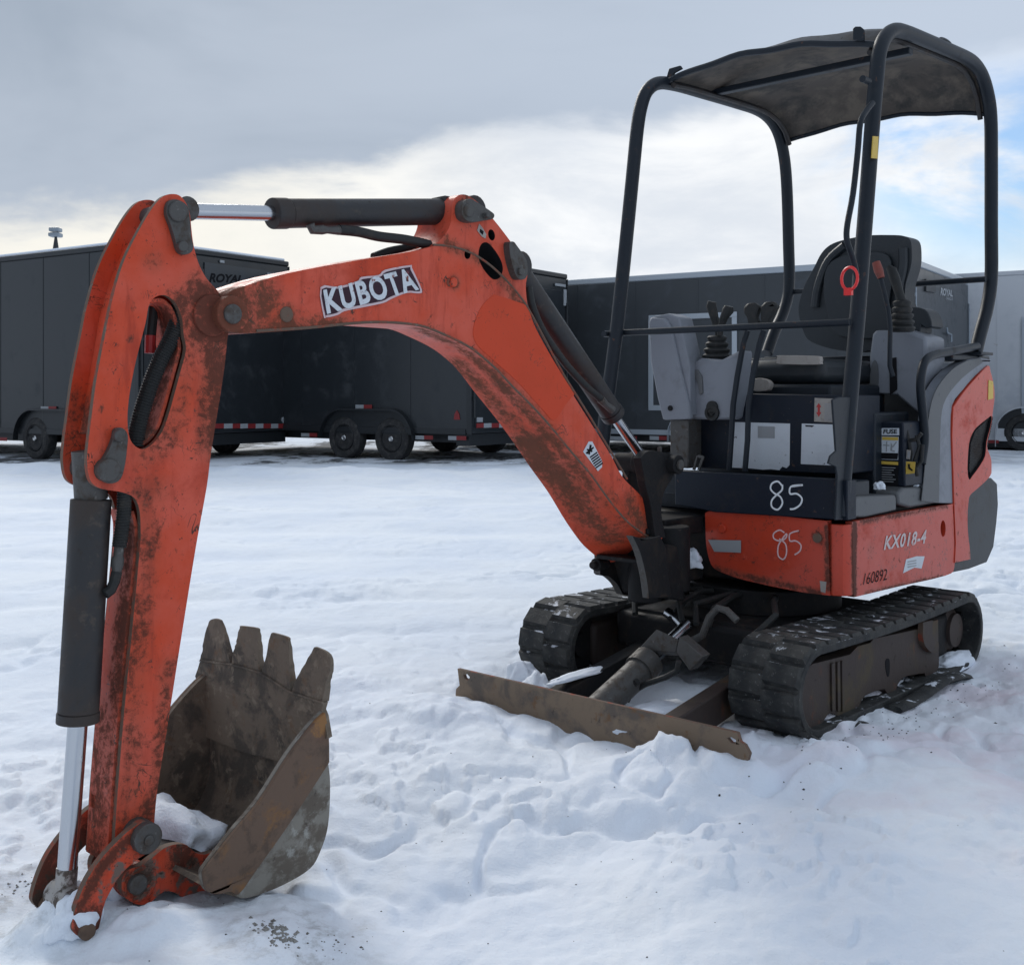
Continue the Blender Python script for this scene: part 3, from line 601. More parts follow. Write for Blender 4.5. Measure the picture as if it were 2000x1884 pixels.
# --- tracks -----------------------------------------------------------------
def track_path(x1, x0, z0, z1, n_arc=14):
    rr = (z1-z0)/2; zc = (z0+z1)/2; a0 = .17; P = []
    # front idler end is rounder and tucks in at the bottom; rear sprocket end tighter
    for a in np.linspace(-90, 90, n_arc): P.append((x1-rr+rr*math.cos(R(a)), zc+rr*math.sin(R(a))))
    for k in range(1, 14):
        t = k/14; P.append((x1-rr+(x0+rr-(x1-rr))*t, z1-.012*math.sin(math.pi*t)))
    for a in np.linspace(90, 270, n_arc): P.append((x0+rr+rr*math.cos(R(a)), zc+rr*math.sin(R(a))))
    for k in range(1, 14):
        t = k/14; P.append((x0+rr+(x1-rr-(x0+rr))*t, z0))
    return P
TZ0, TZ1 = -.022, .272
lug_me = None
def make_track(ya, yb, near):
    P = track_path(-.335, -1.885, TZ0, TZ1); n = len(P); th = .026
    nr_ = []
    for i in range(n):
        a, b = P[i-1], P[(i+1) % n]; tx, tz = b[0]-a[0], b[1]-a[1]; l = math.hypot(tx, tz); nr_.append((tz/l, -tx/l))
    mb = MB(); vs = []
    for i in range(n):
        x, z = P[i]; nx, nz = nr_[i]; ix, iz = x-nx*th, z-nz*th
        vs += [(x, ya, z), (x, yb, z), (ix, yb, iz), (ix, ya, iz)]
    fs = []
    for i in range(n):
        j = (i+1) % n
        for k in range(4): fs.append((i*4+k, i*4+(k+1) % 4, j*4+(k+1) % 4, j*4+k))
    mb.add(vs, fs)
    tk = mb.build('rubber_track', M_rub, EX, .004)
    # inner drive teeth along the centre
    dt = MB(); 
    S = [0]
    for i in range(n): S.append(S[-1]+math.hypot(P[(i+1) % n][0]-P[i][0], P[(i+1) % n][1]-P[i][1]))
    def at(s):
        s = s % S[-1]; i = max(k for k in range(n) if S[k] <= s+1e-9); j = (i+1) % n; t = (s-S[i])/(S[i+1]-S[i])
        x = P[i][0]+(P[j][0]-P[i][0])*t; z = P[i][1]+(P[j][1]-P[i][1])*t
        nx = nr_[i][0]*(1-t)+nr_[j][0]*t; nz = nr_[i][1]*(1-t)+nr_[j][1]*t; l = math.hypot(nx, nz); return x, z, nx/l, nz/l
    global lug_me
    w = yb-ya; npitch = 40
    if lug_me is None:
        lm = MB(); h = .012; a, b = .037, .031; hw = w*.262
        V = [(-a, -hw, -.004), (a, -hw, -.004), (a, hw, -.004), (-a, hw, -.004), (-b, -hw+.008, h), (b, -hw+.008, h), (b+.004, hw-.006, h), (-b+.004, hw-.006, h)]
        lm.add(V, [(0, 3, 2, 1), (4, 5, 6, 7), (0, 1, 5, 4), (1, 2, 6, 5), (2, 3, 7, 6), (3, 0, 4, 7)]); lug_me = lm.mesh('tread_lug', M_rub)
    for k in range(npitch):
        for side in (0, 1):
            s = (k+.5*side)/npitch*S[-1]; x, z, nx, nz = at(s)
            if z < TZ0+.004 and nz < -.9 and not near: continue
            o = bpy.data.objects.new('tread_lug', lug_me); C.objects.link(o); o.parent = tk
            ex = Vector((-nz, 0, nx)); ez = Vector((nx, 0, nz)); ey = ez.cross(ex)
            Mx = Matrix((ex, ey, ez)).transposed().to_4x4(); o.matrix_local = Matrix.Translation((x, ya+w*(.27 if side == 0 else .73), z)) @ Mx
        s = k/npitch*S[-1]; x, z, nx, nz = at(s); x -= nx*.035; z -= nz*.035; e = .012
        for yy in ((ya+yb)/2-.045, (ya+yb)/2+.045):
            tx, tz = -nz, nx
            dt.add([(x+tx*e*a1+nx*c1*.012, yy+b1*.012, z+tz*e*a1+nz*c1*.012) for a1 in (-1, 1) for b1 in (-1, 1) for c1 in (-1, 1)], [(0, 1, 3, 2), (4, 6, 7, 5), (0, 4, 5, 1), (2, 3, 7, 6), (0, 2, 6, 4), (1, 5, 7, 3)])
    d = dt.build('drive_teeth', M_cast, tk); d['kind'] = 'stuff'
    # idler and sprocket wheels, rollers
    yc = (ya+yb)/2; zc = (TZ0+TZ1)/2
    MB().lathe((-.335-.147, yc-.05, zc), (0, 1, 0), [(0, .10), (.0, .11), (.02, .112), (.03, .09), (.07, .09), (.08, .112), (.10, .11), (.10, .05), (.115, .045)], 30).build('idler_wheel', M_cast, EX)
    MB().lathe((-1.885+.147, yc-.06, zc), (0, 1, 0), [(0, .06), (.01, .105), (.05, .108), (.055, .085), (.11, .085), (.12, .07), (.135, .068), (.14, .03)], 30).build('drive_sprocket', M_brown, EX)
    for xx in (-.78, -1.06, -1.34):
        MB().lathe((xx, yc-.07, .045), (0, 1, 0), [(0, .03), (.005, .045), (.035, .045), (.04, .03), (.10, .03), (.105, .045), (.135, .045), (.14, .03)], 20).build('track_roller', M_cast, EX)
make_track(.34, .60, True); make_track(-.60, -.34, False)
# near side frame
sf = [(1569, 1440, c_), (1564, 1400), (1564, 1360), (1572, 1325), (1583, 1300), (1592, 1295, c_), (1660, 1278, c_), (1675, 1262, c_), (1700, 1255, c_), (1706, 1247, c_), (1795, 1228, c_), (1800, 1219, c_), (1832, 1210, c_), (1834, 1300, c_), (1822, 1330, c_), (1812, 1333, c_), (1806, 1314, c_), (1797, 1315, c_), (1765, 1322), (1752, 1340), (1750, 1352, c_), (1738, 1362, c_), (1728, 1345, c_), (1720, 1346, c_), (1690, 1358), (1678, 1378), (1670, 1395, c_), (1640, 1400, c_), (1625, 1392), (1615, 1397), (1600, 1425), (1590, 1442, c_)]
pl_y('track_frame', sf, .565, .05, M_brown, bevel=.006, n=3)
for (a, b) in ((1625, 1631), (1636, 1641), (1645, 1649)):
    pl_y('frame_rib', [(a, 1295-(a-1625)*.25, c_), (b, 1294-(a-1625)*.25, c_), (b+1, 1388, c_), (a+1, 1389, c_)], .572, .006, M_brown, bevel=.002, n=1)
pl_y('sprocket_guard', [(1803, 1215, c_), (1822, 1211, c_), (1822, 1240), (1833, 1255), (1832, 1272), (1820, 1274), (1808, 1262), (1803, 1245)], .585, .02, M_brown, edge=M_edge, n=3)
pl_y('frame_slot', [(1729, 1292, c_), (1732, 1286), (1737, 1287), (1738, 1300), (1737, 1318), (1733, 1320), (1730, 1305)], .5662, .0012, M_print_shade, n=3, bevel=0)
MB().box(-1.75, -.55, -.545, -.40, .03, .20).build('track_frame', M_brown, EX, .02)
MB().box(-1.70, -.62, .40, .53, .03, .20).build('frame_core', M_cast, EX, .02)
# torn rubber edge lying loose in the snow along the near track
P = [fy(a, b, .64) for a, b in ((1575, 1432), (1620, 1452), (1655, 1445), (1690, 1410))]
tb = MB().tube([p+Vector((0, .0, -.004)) for p in cr([(p.x, p.z) for p in P], 4, False) and [Vector((q.x, .635, q.y)) for q in cr([(p.x, p.z) for p in P], 4, False)]], lambda i: (.024, .008), 8, flat=Vector((0, 1, 0)))
tb.build('track_edge_flap', M_rub, EX)
P = [Vector((p.x, .64, p.z)) for p in [fy(a, b, .64) for a, b in ((1745, 1385), (1775, 1372), (1810, 1350), (1840, 1328), (1870, 1320), (1884, 1321))]]
MB().tube(P, lambda i: (.035, .014), 8, flat=Vector((0, 1, 0))).build('track_edge_flap', M_rub, EX)
# --- centre frame, slew ring, travel parts ----------------------------------
MB().box(-1.5, -.62, -.35, .35, .11, .25).build('undercarriage_frame', M_cast, EX, .02)
MB().cyl((-1.15, 0, .25), (-1.15, 0, .345), .30, 40).build('slew_ring', M_cast, EX, .004)
MB().plate([[Vector(p) for p in ((-.66, -.30, .26), (-.66, .30, .26), (-.62, .30, .12), (-.62, -.30, .12))]], lambda v: v+Vector((-.02, 0, 0))).build('front_cross_plate', M_cast, EX)
# --- dozer blade -------------------------------------------------------------
bl = [(893, 1305), (940, 1316), (1440, 1430), (1446, 1449), (1455, 1455), (1464, 1472), (1460, 1486), (1446, 1560), (886, 1420), (890, 1345), (897, 1338)]
hole1 = [(905, 1318), (912, 1316), (917, 1322), (914, 1328), (907, 1324)]
hole2 = [(1420, 1441), (1428, 1439), (1437, 1445), (1436, 1451), (1428, 1450)]
mb = MB()
mb.plate([[fx(a, b, 0) for a, b in l] for l in (bl, hole1, hole2)], lambda v: Vector((v.x-.016, v.y, v.z)), 0, 1)
mb.build('dozer_blade', [M_blade, M_edge], EX, .003)
MB().box(-.05, -.0165, -.5, .5, -.10, .03).build('blade_stiffener', M_cast, EX, .01)
for (ya, yb) in ((-.235, -.165), (.25, .31)):
    m_ = M_cast if ya < 0 else M_brown
    mb = MB(); mb.add([(-.03, ya, .055), (-.03, yb, .055), (-.03, yb, -.06), (-.03, ya, -.06), (-.66, ya, .155), (-.66, yb, .155), (-.66, yb, .05), (-.66, ya, .05)], [(0, 1, 2, 3), (4, 7, 6, 5), (0, 4, 5, 1), (1, 5, 6, 2), (2, 6, 7, 3), (3, 7, 4, 0)])
    mb.build('blade_arm', m_, EX, .006)
MB().cyl((-.05, .0, .03), (-.33, .0, .135), .05, 20).cyl((-.30, 0, .125), (-.36, 0, .15), .058, 20).build('blade_cylinder', M_steel, EX)
MB().cyl((-.33, 0, .138), (-.60, 0, .24), .024, 14).build('blade_cylinder_rod', M_chrome, EX)
mb = MB(); mb.plate([[fx(a, b, -.36) for a, b in ((1245, 1268), (1282, 1228), (1325, 1248), (1320, 1274))]], lambda v: v+Vector((-.04, 0, -.02))).plate([[fx(a, b, -.34) for a, b in ((1320, 1272), (1327, 1243), (1373, 1282), (1347, 1310))]], lambda v: v+Vector((-.05, .0, 0)))
mb.build('cylinder_guard_plate', M_steel, EX, .003)
mb = MB(); mb.tube([fx(a, b, -.45) for a, b in ((1350, 1252), (1372, 1240), (1385, 1205), (1402, 1187), (1420, 1192), (1440, 1212))], .013, 10); mb.build('hydraulic_hose', M_steel, EX)
mb = MB(); mb.tube([fx(a, b, -.25) for a, b in ((1225, 1368), (1235, 1350), (1262, 1335), (1300, 1322), (1322, 1310), (1326, 1290))], .010, 8).tube([fx(a, b, -.22) for a, b in ((1205, 1370), (1225, 1345), (1245, 1330))], .012, 8); mb.build('hydraulic_hose', M_hose, EX)
for k in range(6):
    a = random.uniform(-.26, .3)
    pts = [Vector((-.60, a, .25)), Vector((-.66+random.uniform(-.02, .04), a+random.uniform(-.05, .05), .31)), Vector((-.80, a+random.uniform(-.1, .1), .33)), Vector((-1.0, a*.5, .32))]
    MB().tube(pts, .012, 8).build('hydraulic_hose', M_hose, EX)
mb = MB(); mb.tube([fx(a, b, -.62) for a, b in ((1302, 1195), (1322, 1208), (1340, 1228))], .02, 12); mb.build('hose_fitting', M_chrome, EX)
# --- swing bracket -----------------------------------------------------------
pl_y('swing_bracket', [(1235, 1046, c_), (1262, 1052), (1290, 1046, c_), (1302, 1075), (1306, 1110), (1312, 1165, c_), (1268, 1169, c_), (1263, 1130), (1254, 1090), (1245, 1065)], .035, .03, M_cast, edge=M_steel, n=3, bevel=.006)
pl_y('swing_bracket', [(1150, 1044, c_), (1163, 1056), (1172, 1066), (1215, 1070, c_), (1240, 1166, c_), (1216, 1160, c_), (1205, 1140), (1188, 1125), (1172, 1120), (1173, 1080)], -.20, .03, M_cast, edge=M_steel, n=3, bevel=.006)
q = fy(1166, 1102, -.21); MB().cyl((q.x+.03, -.21, q.z), (q.x-.06, -.21, q.z), .014, 12).cyl((q.x+.01, -.21, q.z), (q.x-.05, -.21, q.z), .024, 12).build('swing_cylinder_pin', M_cast, EX, .003)
q = fy(1175, 1068, -.19); MB().box(q.x-.03, q.x+.012, -.235, -.165, q.z-.012, q.z+.012).build('boom_rest_block', M_link, EX, .003)
MB().box(-.40, -.30, -.19, .01, .50, .515).box(-.44, -.34, -.19, .01, .60, .62).build('bracket_shelf', M_cast, EX, .003)
mb = MB(); mb.plate([[Vector((fy(a, b, -.09).x, -.20, fy(a, b, -.09).z)) for a, b in ((1222, 1050), (1282, 1062), (1296, 1168), (1262, 1163), (1246, 1110))]], lambda v: Vector((v.x, .005, v.z))).build('bracket_web', M_cast, EX, .006)
MB().cyl((-.46, -.09, .34), (-.46, -.09, .63), .062, 24).cyl((-.60, -.09, .36), (-.60, -.09, .60), .085, 24).box(-.86, -.60, -.26, -.10, .37, .43).box(-.86, -.60, -.26, -.10, .55, .62).build('swing_post', M_cast, EX, .006)
# riser to boom cylinder foot
pl_y('cylinder_foot_riser', [(1252, 895, c_), (1268, 880), (1300, 884), (1322, 893), (1318, 925), (1298, 960), (1292, 1000), (1300, 1050, c_), (1280, 1050, c_), (1272, 990), (1262, 950)], .03, .035, M_cast, n=3, bevel=.006)
pl_y('cylinder_foot_riser', [(1230, 900, c_), (1245, 882), (1268, 882), (1282, 900), (1278, 940), (1262, 965), (1250, 1010, c_), (1225, 960, c_)], -.16, .03, M_cast, n=3, bevel=.006)
pc = fy(1262, 904, -.08)
MB().cyl((pc.x, -.21, pc.z), (pc.x, .065, pc.z), .034, 22).cyl((pc.x, -.12, pc.z), (pc.x, -.04, pc.z), .043, 22).build('pivot_pin', M_cast, EX, .003)
MB().cyl((pc.x, .066, pc.z), (pc.x, .074, pc.z), .018, 16).cyl((pc.x, -.02, pc.z+.03), (pc.x, -.02, pc.z+.06), .008, 8).build('pin_end_cap', M_steel, EX)
# --- boom --------------------------------------------------------------------
boom = [(441, 582), (452, 568), (476, 559), (560, 534), (700, 508), (800, 492), (846, 481, c_), (868, 460), (880, 436), (883, 408), (888, 388), (901, 380), (918, 384), (940, 402), (965, 430), (990, 462), (1010, 490), (1024, 512), (1030, 535), (1027, 560), (1031, 600), (1042, 636), (1077, 700), (1115, 764), (1154, 826), (1192, 887), (1215, 930), (1246, 962), (1277, 997), (1293, 1027), (1295, 1046), (1284, 1062), (1267, 1056), (1230, 1026), (1192, 983), (1154, 930), (1115, 885), (1077, 838), (1040, 797), (1000, 757), (966, 721), (917, 681), (860, 653), (817, 638), (751, 632), (690, 634), (600, 643), (520, 649), (465, 650), (443, 640), (434, 612)]
def ell(cx, cy, a, b, rot=0, n=14): return [(cx+a*math.cos(t)*math.cos(rot)-b*math.sin(t)*math.sin(rot), cy+a*math.cos(t)*math.sin(rot)+b*math.sin(t)*math.cos(rot)) for t in [2*math.pi*k/n for k in range(n)]]
hb = [[(935, 490), (941, 476), (952, 474), (966, 488), (979, 510), (982, 528), (975, 543), (962, 545), (946, 528), (936, 508)], ell(960, 459, 6.5, 11, -.2), ell(913, 497, 6, 9), ell(561, 614, 8, 12)]
drop = lambda v: .082*min(1.1, max(0, (.45-v.x)/.62))
bw = lambda v: .135+.075*min(1, max(0, (.75-v.x)/1.1))
pl_y('boom', boom, 0, .14, M_boom, edge=M_boom, holes=hb, n=4, bevel=.003, yfun=bw)
pl_y('repainted_patch', [(1012, 590), (965, 575, c_), (940, 600), (925, 640), (930, 670), (960, 700), (1010, 745), (1060, 800), (1082, 820), (1105, 790), (1122, 770, c_), (1080, 702), (1046, 640), (1030, 600)], .0012, .001, M_fresh, n=4, bevel=0)
# raised weld bead that follows the lower edge
bead = [(1284, 1060), (1230, 1023), (1192, 980), (1154, 927), (1115, 882), (1077, 835), (1040, 794), (1000, 754), (966, 718), (917, 678), (860, 650), (817, 635), (751, 629), (690, 631), (600, 640), (500, 646)]
MB().tube([fy(p[0], p[1], .0) for p in cr(bead, 3, False)], .004, 6).build('weld_bead', M_edge, EX)
bead2 = [(846, 478), (880, 481), (920, 494), (960, 520), (1000, 560), (1030, 600), (1060, 655), (1100, 730), (1150, 810), (1195, 885), (1225, 935)]
MB().tube([fy(p[0], p[1], .0) for p in cr(bead2, 3, False)], .0035, 6).build('weld_bead', M_edge, EX)
# boom end boss and pins
def pin(name, px, py, y0, y1, r, m=M_steel, cap=True, parent=EX, bev=.003):
    q = fy(px, py, (y0+y1)/2 if False else y1); mb = MB(); mb.cyl((q.x, y0, q.z), (q.x, y1, q.z), r, 24)
    return mb.build(name, m, parent, bev)
pin('boom_end_boss', 456, 613, -.17, .028, .044, M_boom)
pin('pivot_pin', 457, 613, -.18, .036, .024, M_steel)
pin('round_plug', 888, 551, -.01, .014, .014, M_link); pin('round_plug', 880, 552, -.01, .006, .011, M_edge)
pin('round_plug', 561, 614, -.01, .004, .020, M_edge)
# cylinder pin retainers on the neck
pl_y('pin_retainer', [(905, 395), (918, 388), (932, 395), (958, 412), (966, 420), (962, 428), (950, 430), (925, 434), (908, 428), (902, 412)], .03, .03, M_steel, n=3, bevel=.006)
pin('retainer_bolt', 955, 420, .02, .05, .008); pin('pivot_pin', 917, 411, -.16, .034, .020)
pl_y('pin_retainer', [(995, 476), (1003, 472), (1010, 480), (1027, 505), (1031, 525), (1028, 542), (1018, 546), (1008, 538), (998, 505)], .025, .028, M_steel, n=3, bevel=.006)
pin('retainer_bolt', 1020, 530, .02, .035, .012)
# --- boom cylinder -----------------------------------------------------------
yb_ = -.075
a, b, c, d = fy(1003, 520, yb_), fy(1192, 802, yb_), fy(1199, 812, yb_), fy(1262, 904, yb_)
MB().tube([a, b], .040, 28).tube([b, c], .043, 28).cyl((a.x, yb_-.04, a.z), (a.x, yb_+.04, a.z), .045, 20).build('boom_cylinder_barrel', M_cyl, EX, .003)
MB().tube([c, d], .019, 20).build('boom_cylinder_rod', M_chrome, EX)
h = [fy(p[0], p[1], -.015) for p in cr([(1032, 560), (1040, 600), (1062, 650), (1100, 705), (1140, 750), (1172, 778)], 5, False)]
MB().tube(h, .0125, 12).build('hydraulic_hose', M_hose, EX)
q = [fy(1172, 778, -.015), fy(1183, 790, -.018), fy(1196, 800, -.02)]
MB().tube(q, lambda i: (.015, .012, .014)[i], 10).build('hose_fitting', M_steel, EX)
# --- arm cylinder --------------------------------------------------------------
ya_ = -.068
a, b, c, d = fy(348, 412, ya_), fy(531, 417, ya_), fy(560, 417, ya_), fy(912, 413, ya_)
MB().tube([b-(c-b).normalized()*.0, c], .0405, 28).tube([c, d-(d-c)*.07], .0385, 28).cyl((d.x, ya_-.04, d.z), (d.x, ya_+.04, d.z), .045, 20).box(d.x, d.x+.12, ya_-.03, ya_+.03, d.z-.03, d.z+.03).build('arm_cylinder_barrel', M_cyl, EX, .003)
MB().tube([a, b+(c-b)*.3], .0195, 20).build('arm_cylinder_rod', M_chrome, EX)
MB().cyl((a.x, ya_-.045, a.z), (a.x, ya_+.045, a.z), .030, 20).build('rod_end', M_steel, EX)
h = [fy(p[0], p[1], -.03) for p in cr([(662, 449), (700, 453), (740, 462), (790, 468), (838, 478)], 6, False)]
MB().tube(h, .014, 12).build('hydraulic_hose', M_hose, EX)
q = [fy(a, b, -.03) for a, b in ((606, 438), (610, 449), (630, 449), (640, 450), (662, 450))]
MB().tube(q, lambda i: (.012, .012, .013, .009, .013)[i], 10).build('hose_fitting', M_steel, EX)
h = [fy(p[0], p[1], -.09) for p in cr([(730, 503), (760, 492), (800, 484), (850, 470), (868, 440)], 6, False)]
MB().tube(h, .014, 12).build('hydraulic_hose', M_hose, EX)
# --- dipper arm ------------------------------------------------------------------
armp = [(338, 379), (352, 383), (364, 398), (371, 420), (377, 472), (387, 512), (403, 543), (420, 562), (432, 577, c_), (440, 600), (446, 640), (444, 664), (438, 721), (428, 787), (412, 886), (404, 950), (383, 1066), (353, 1252), (323, 1444), (307, 1545), (300, 1625, c_), (285, 1660, c_), (220, 1690, c_), (224, 1640, c_), (228, 1570), (238, 1444), (247, 1343), (262, 1192), (275, 1051, c_), (273, 1000), (262, 972), (238, 961), (212, 957), (190, 951), (176, 937), (170, 905), (172, 870), (179, 813), (187, 750), (196, 700), (206, 650), (216, 600), (232, 539), (248, 496), (272, 449), (291, 416), (308, 393), (322, 382)]
slot = [(285, 628), (291, 596), (304, 580), (324, 577), (343, 592), (355, 620), (359, 655), (363, 684), (351, 731), (341, 768), (331, 804), (318, 840), (299, 866), (278, 877), (261, 868), (252, 850), (249, 815), (253, 770), (262, 721), (274, 671)]
pl_y('arm_side_plate', armp, -.004, .014, M_arm, edge=M_edge, holes=[slot], n=4, bevel=.002)
up = [p for p in armp]
# far plate: the same shape one arm width further
mb = MB()
o_ = [fy(p[0], p[1], -.004) for p in cr(armp, 4)]; h_ = [fy(p[0], p[1], -.004) for p in cr(slot, 4)]
sh = lambda l, y: [Vector((v.x, y, v.z)) for v in l]
mb.plate([sh(o_, -.119), sh(h_, -.119)], lambda v: Vector((v.x, -.133, v.z)), 0, 1).build('arm_side_plate', [M_arm, M_edge], EX, .002)
# web plates between the side plates: lower box, slot wall, front wall with its oval hole
def web(name, px, y0, y1, th, m, skip=()):
    P = [fy(p[0], p[1], -.004) for p in cr(px, 5, False)]; mb = MB(); ny = 6
    n = len(P)
    for i in range(n-1):
        d = (P[i+1]-P[i]).normalized(); nn = Vector((-d.z, 0, d.x))*th
        for k in range(ny):
            if (i, k) in skip: continue
            a, b = y0+(y1-y0)*k/ny, y0+(y1-y0)*(k+1)/ny
            q = [Vector((P[i].x, a, P[i].z)), Vector((P[i+1].x, a, P[i+1].z)), Vector((P[i+1].x, b, P[i+1].z)), Vector((P[i].x, b, P[i].z))]
            mb.add(q+[v+nn for v in q], [(0, 1, 2, 3), (4, 7, 6, 5), (0, 4, 5, 1), (1, 5, 6, 2), (2, 6, 7, 3), (3, 7, 4, 0)])
    return mb.build(name, m, EX)
web('arm_front_wall', [(268, 998), (276, 1051), (263, 1192), (248, 1343), (239, 1444), (229, 1570), (222, 1688)], -.118, -.019, .008, M_arm)
web('arm_rear_wall', [(436, 640), (440, 670), (433, 721), (423, 787), (407, 886), (399, 950), (378, 1066), (348, 1252), (318, 1444), (302, 1545), (294, 1640)], -.118, -.019, .008, M_arm)
web('arm_slot_wall', [(300, 585), (322, 582), (340, 596), (352, 622), (357, 655), (360, 684), (348, 731), (338, 768), (328, 804), (316, 838), (298, 862), (278, 873)], -.118, -.019, .008, M_arm)
sk = set((i, k) for i in range(6, 11) for k in (2, 3))
web('arm_nose_wall', [(300, 470), (280, 510), (262, 560), (246, 620), (236, 680), (226, 740), (216, 800), (206, 850)], -.118, -.019, .006, M_arm, sk)
web('arm_top_wall', [(360, 500), (378, 540), (402, 572), (425, 590)], -.118, -.019, .008, M_arm)
pin('arm_boss', 416, 616, -.125, .004, .050, M_arm)
# pins of the arm and grey retainers
pl_y('pin_retainer', [(328, 398), (336, 390), (350, 391), (366, 402), (371, 425), (374, 460), (378, 482), (372, 494), (358, 497), (348, 488), (343, 470), (334, 440), (326, 418)], .012, .014, M_steel, n=3, bevel=.003)
pin('pivot_pin', 350, 413, -.15, .020, .024); pin('retainer_bolt', 360, 481, .008, .026, .013)
pl_y('pin_retainer', [(226, 838), (240, 836), (250, 850), (248, 880), (244, 910), (236, 935), (220, 944), (204, 940), (194, 925), (196, 908), (212, 880), (222, 855)], .012, .014, M_steel, n=3, bevel=.003)
pin('pivot_pin', 215, 918, -.15, .020, .026); pin('retainer_bolt', 236, 851, .008, .026, .014)
# corrugated hose sleeves
def corr(px, y, r, pitch=.0065):
    P0 = [fy(p[0], p[1], y) for p in cr(px, 8, False)]
    S = [0]
    for i in range(len(P0)-1): S.append(S[-1]+(P0[i+1]-P0[i]).length)
    n = int(S[-1]/pitch*2); P = []
    for k in range(n+1):
        s = S[-1]*k/n; i = max(j for j in range(len(P0)-1) if S[j] <= s+1e-9); t = (s-S[i])/(S[i+1]-S[i]); P.append(P0[i]+(P0[i+1]-P0[i])*t)
    return MB().tube(P, lambda i: r if i % 2 else r*.86, 14)
corr([(352, 590), (347, 625), (335, 660), (312, 705), (294, 750), (278, 800), (268, 840), (264, 872)], -.035, .0205).build('corrugated_hose', M_hose, EX, smooth=0)
corr([(243, 958), (242, 1000), (237, 1040), (233, 1068)], -.02, .017).build('corrugated_hose', M_hose, EX, smooth=0)
MB().tube([fy(a, b, -.02) for a, b in ((233, 1066), (231, 1085), (230, 1090), (229, 1104), (228, 1118))], lambda i: (.011, .011, .014, .014, .010)[i], 10).build('hose_fitting', M_steel, EX)
MB().tube([fy(a, b, -.02) for a, b in ((228, 1116), (224, 1135), (216, 1152), (205, 1160))], .012, 10).build('hydraulic_hose', M_hose, EX)
MB().tube([fy(a, b, -.09) for a, b in ((300, 600), (296, 640), (294, 660))], .012, 10).build('hydraulic_hose', M_hose, EX)
MB().tube([fy(a, b, -.09) for a, b in ((294, 655), (293, 690))], .013, 10).build('red_hose_marker', M_redp, EX)
# --- bucket cylinder ---------------------------------------------------------------
yk = -.066
a, a2, b, b2, e = fy(203, 912, yk), fy(180, 968, yk), fy(153, 1390, yk), fy(152, 1410, yk), fy(127, 1752, yk)
a3 = fy(178, 975, yk)
MB().tube([a3, b], .0445, 32).tube([b, b2], .0465, 32).build('bucket_cylinder_barrel', M_cyl, EX, .002)
MB().tube([fy(172, 880, yk), a3], .036, 20).cyl((a.x, yk-.045, a.z), (a.x, yk+.045, a.z), .04, 20).build('cylinder_base_eye', M_steel, EX)
f_ = (e-b2); MB().tube([b2, b2+f_*.83], .0215, 24).build('bucket_cylinder_rod', M_chrome, EX)
MB().tube([b2+f_*.83, e], .023, 24).cyl((e.x, yk-.04, e.z), (e.x, yk+.04, e.z), .032, 18).build('rod_end', M_rodw, EX)
# --- bucket linkage ----------------------------------------------------------------
link = [(280, 1603), (262, 1614), (242, 1630), (202, 1671), (171, 1716), (151, 1762), (140, 1802), (142, 1817), (154, 1828), (171, 1832), (188, 1824), (196, 1800), (202, 1772), (213, 1745), (237, 1706), (272, 1675), (302, 1658), (312, 1634), (301, 1610)]
pl_y('link_arm', link, .035, .018, M_link, edge=M_edge, n=3, bevel=.003)
L_ = [fy(p[0], p[1], .035) for p in cr(link, 3)]
mb = MB(); mb.plate([sh(L_, -.155)], lambda v: Vector((v.x, -.173, v.z)), 0, 1).build('link_arm', [M_link, M_edge], EX, .003)
pin('pivot_pin', 291, 1638, -.18, .055, .034, M_steel); pin('pin_end_cap', 293, 1641, .055, .060, .012, M_steel)
pin('pivot_pin', 173, 1820, -.18, .048, .018, M_rim)
coup = [(275, 1690), (300, 1672), (322, 1655), (345, 1648), (365, 1650), (382, 1664), (400, 1668), (424, 1664), (450, 1690), (452, 1742, c_), (420, 1742), (392, 1742), (360, 1752), (340, 1742), (322, 1740), (305, 1752), (290, 1764), (270, 1766), (248, 1755), (238, 1735), (240, 1712), (254, 1696)]
pl_y('bucket_ear', coup, .012, .02, M_link, edge=M_edge, n=3, bevel=.003)
K_ = [fy(p[0], p[1], .012) for p in cr(coup, 3)]
mb = MB(); mb.plate([sh(K_, -.13)], lambda v: Vector((v.x, -.15, v.z)), 0, 1).build('bucket_ear', [M_link, M_edge], EX, .003)
mb = MB(); mb.plate([[Vector((fy(a, b, .012).x, -.008, fy(a, b, .012).z)) for a, b in ((322, 1662), (372, 1656), (448, 1688), (448, 1738), (330, 1738))]], lambda v: Vector((v.x, -.13, v.z))).build('ear_cross_block', M_cast, EX, .006)
pin('pivot_pin', 272, 1728, -.17, .030, .022, M_steel); pin('arm_tip_boss', 276, 1726, -.14, .016, .040, M_link)
# --- bucket --------------------------------------------------------------------------
YN, YF = .155, -.375
side = [(393, 1704), (400, 1690), (418, 1666), (454, 1620), (504, 1560), (559, 1474), (605, 1414), (630, 1389, c_), (638, 1434), (640, 1479), (645, 1530), (641, 1610), (626, 1661), (605, 1696), (554, 1727), (504, 1747), (470, 1753), (444, 1738), (420, 1743), (400, 1736)]
S_ = [fy(p[0], p[1], YN) for p in cr(side, 4)]
BK = MB().plate([sh(S_, YN)], lambda v: Vector((v.x, YN-.012, v.z))).build('bucket', M_bucks, EX, .002)
MB().plate([sh(S_, YF+.012)], lambda v: Vector((v.x, YF, v.z))).build('bucket_side', M_buck, BK, .002)
strip = [(393, 1704), (400, 1690), (418, 1666), (454, 1620), (504, 1560), (559, 1474), (605, 1414), (630, 1389, c_), (637, 1434), (638, 1486, c_), (600, 1545), (550, 1620), (500, 1690), (462, 1742), (444, 1738), (420, 1743), (400, 1736)]
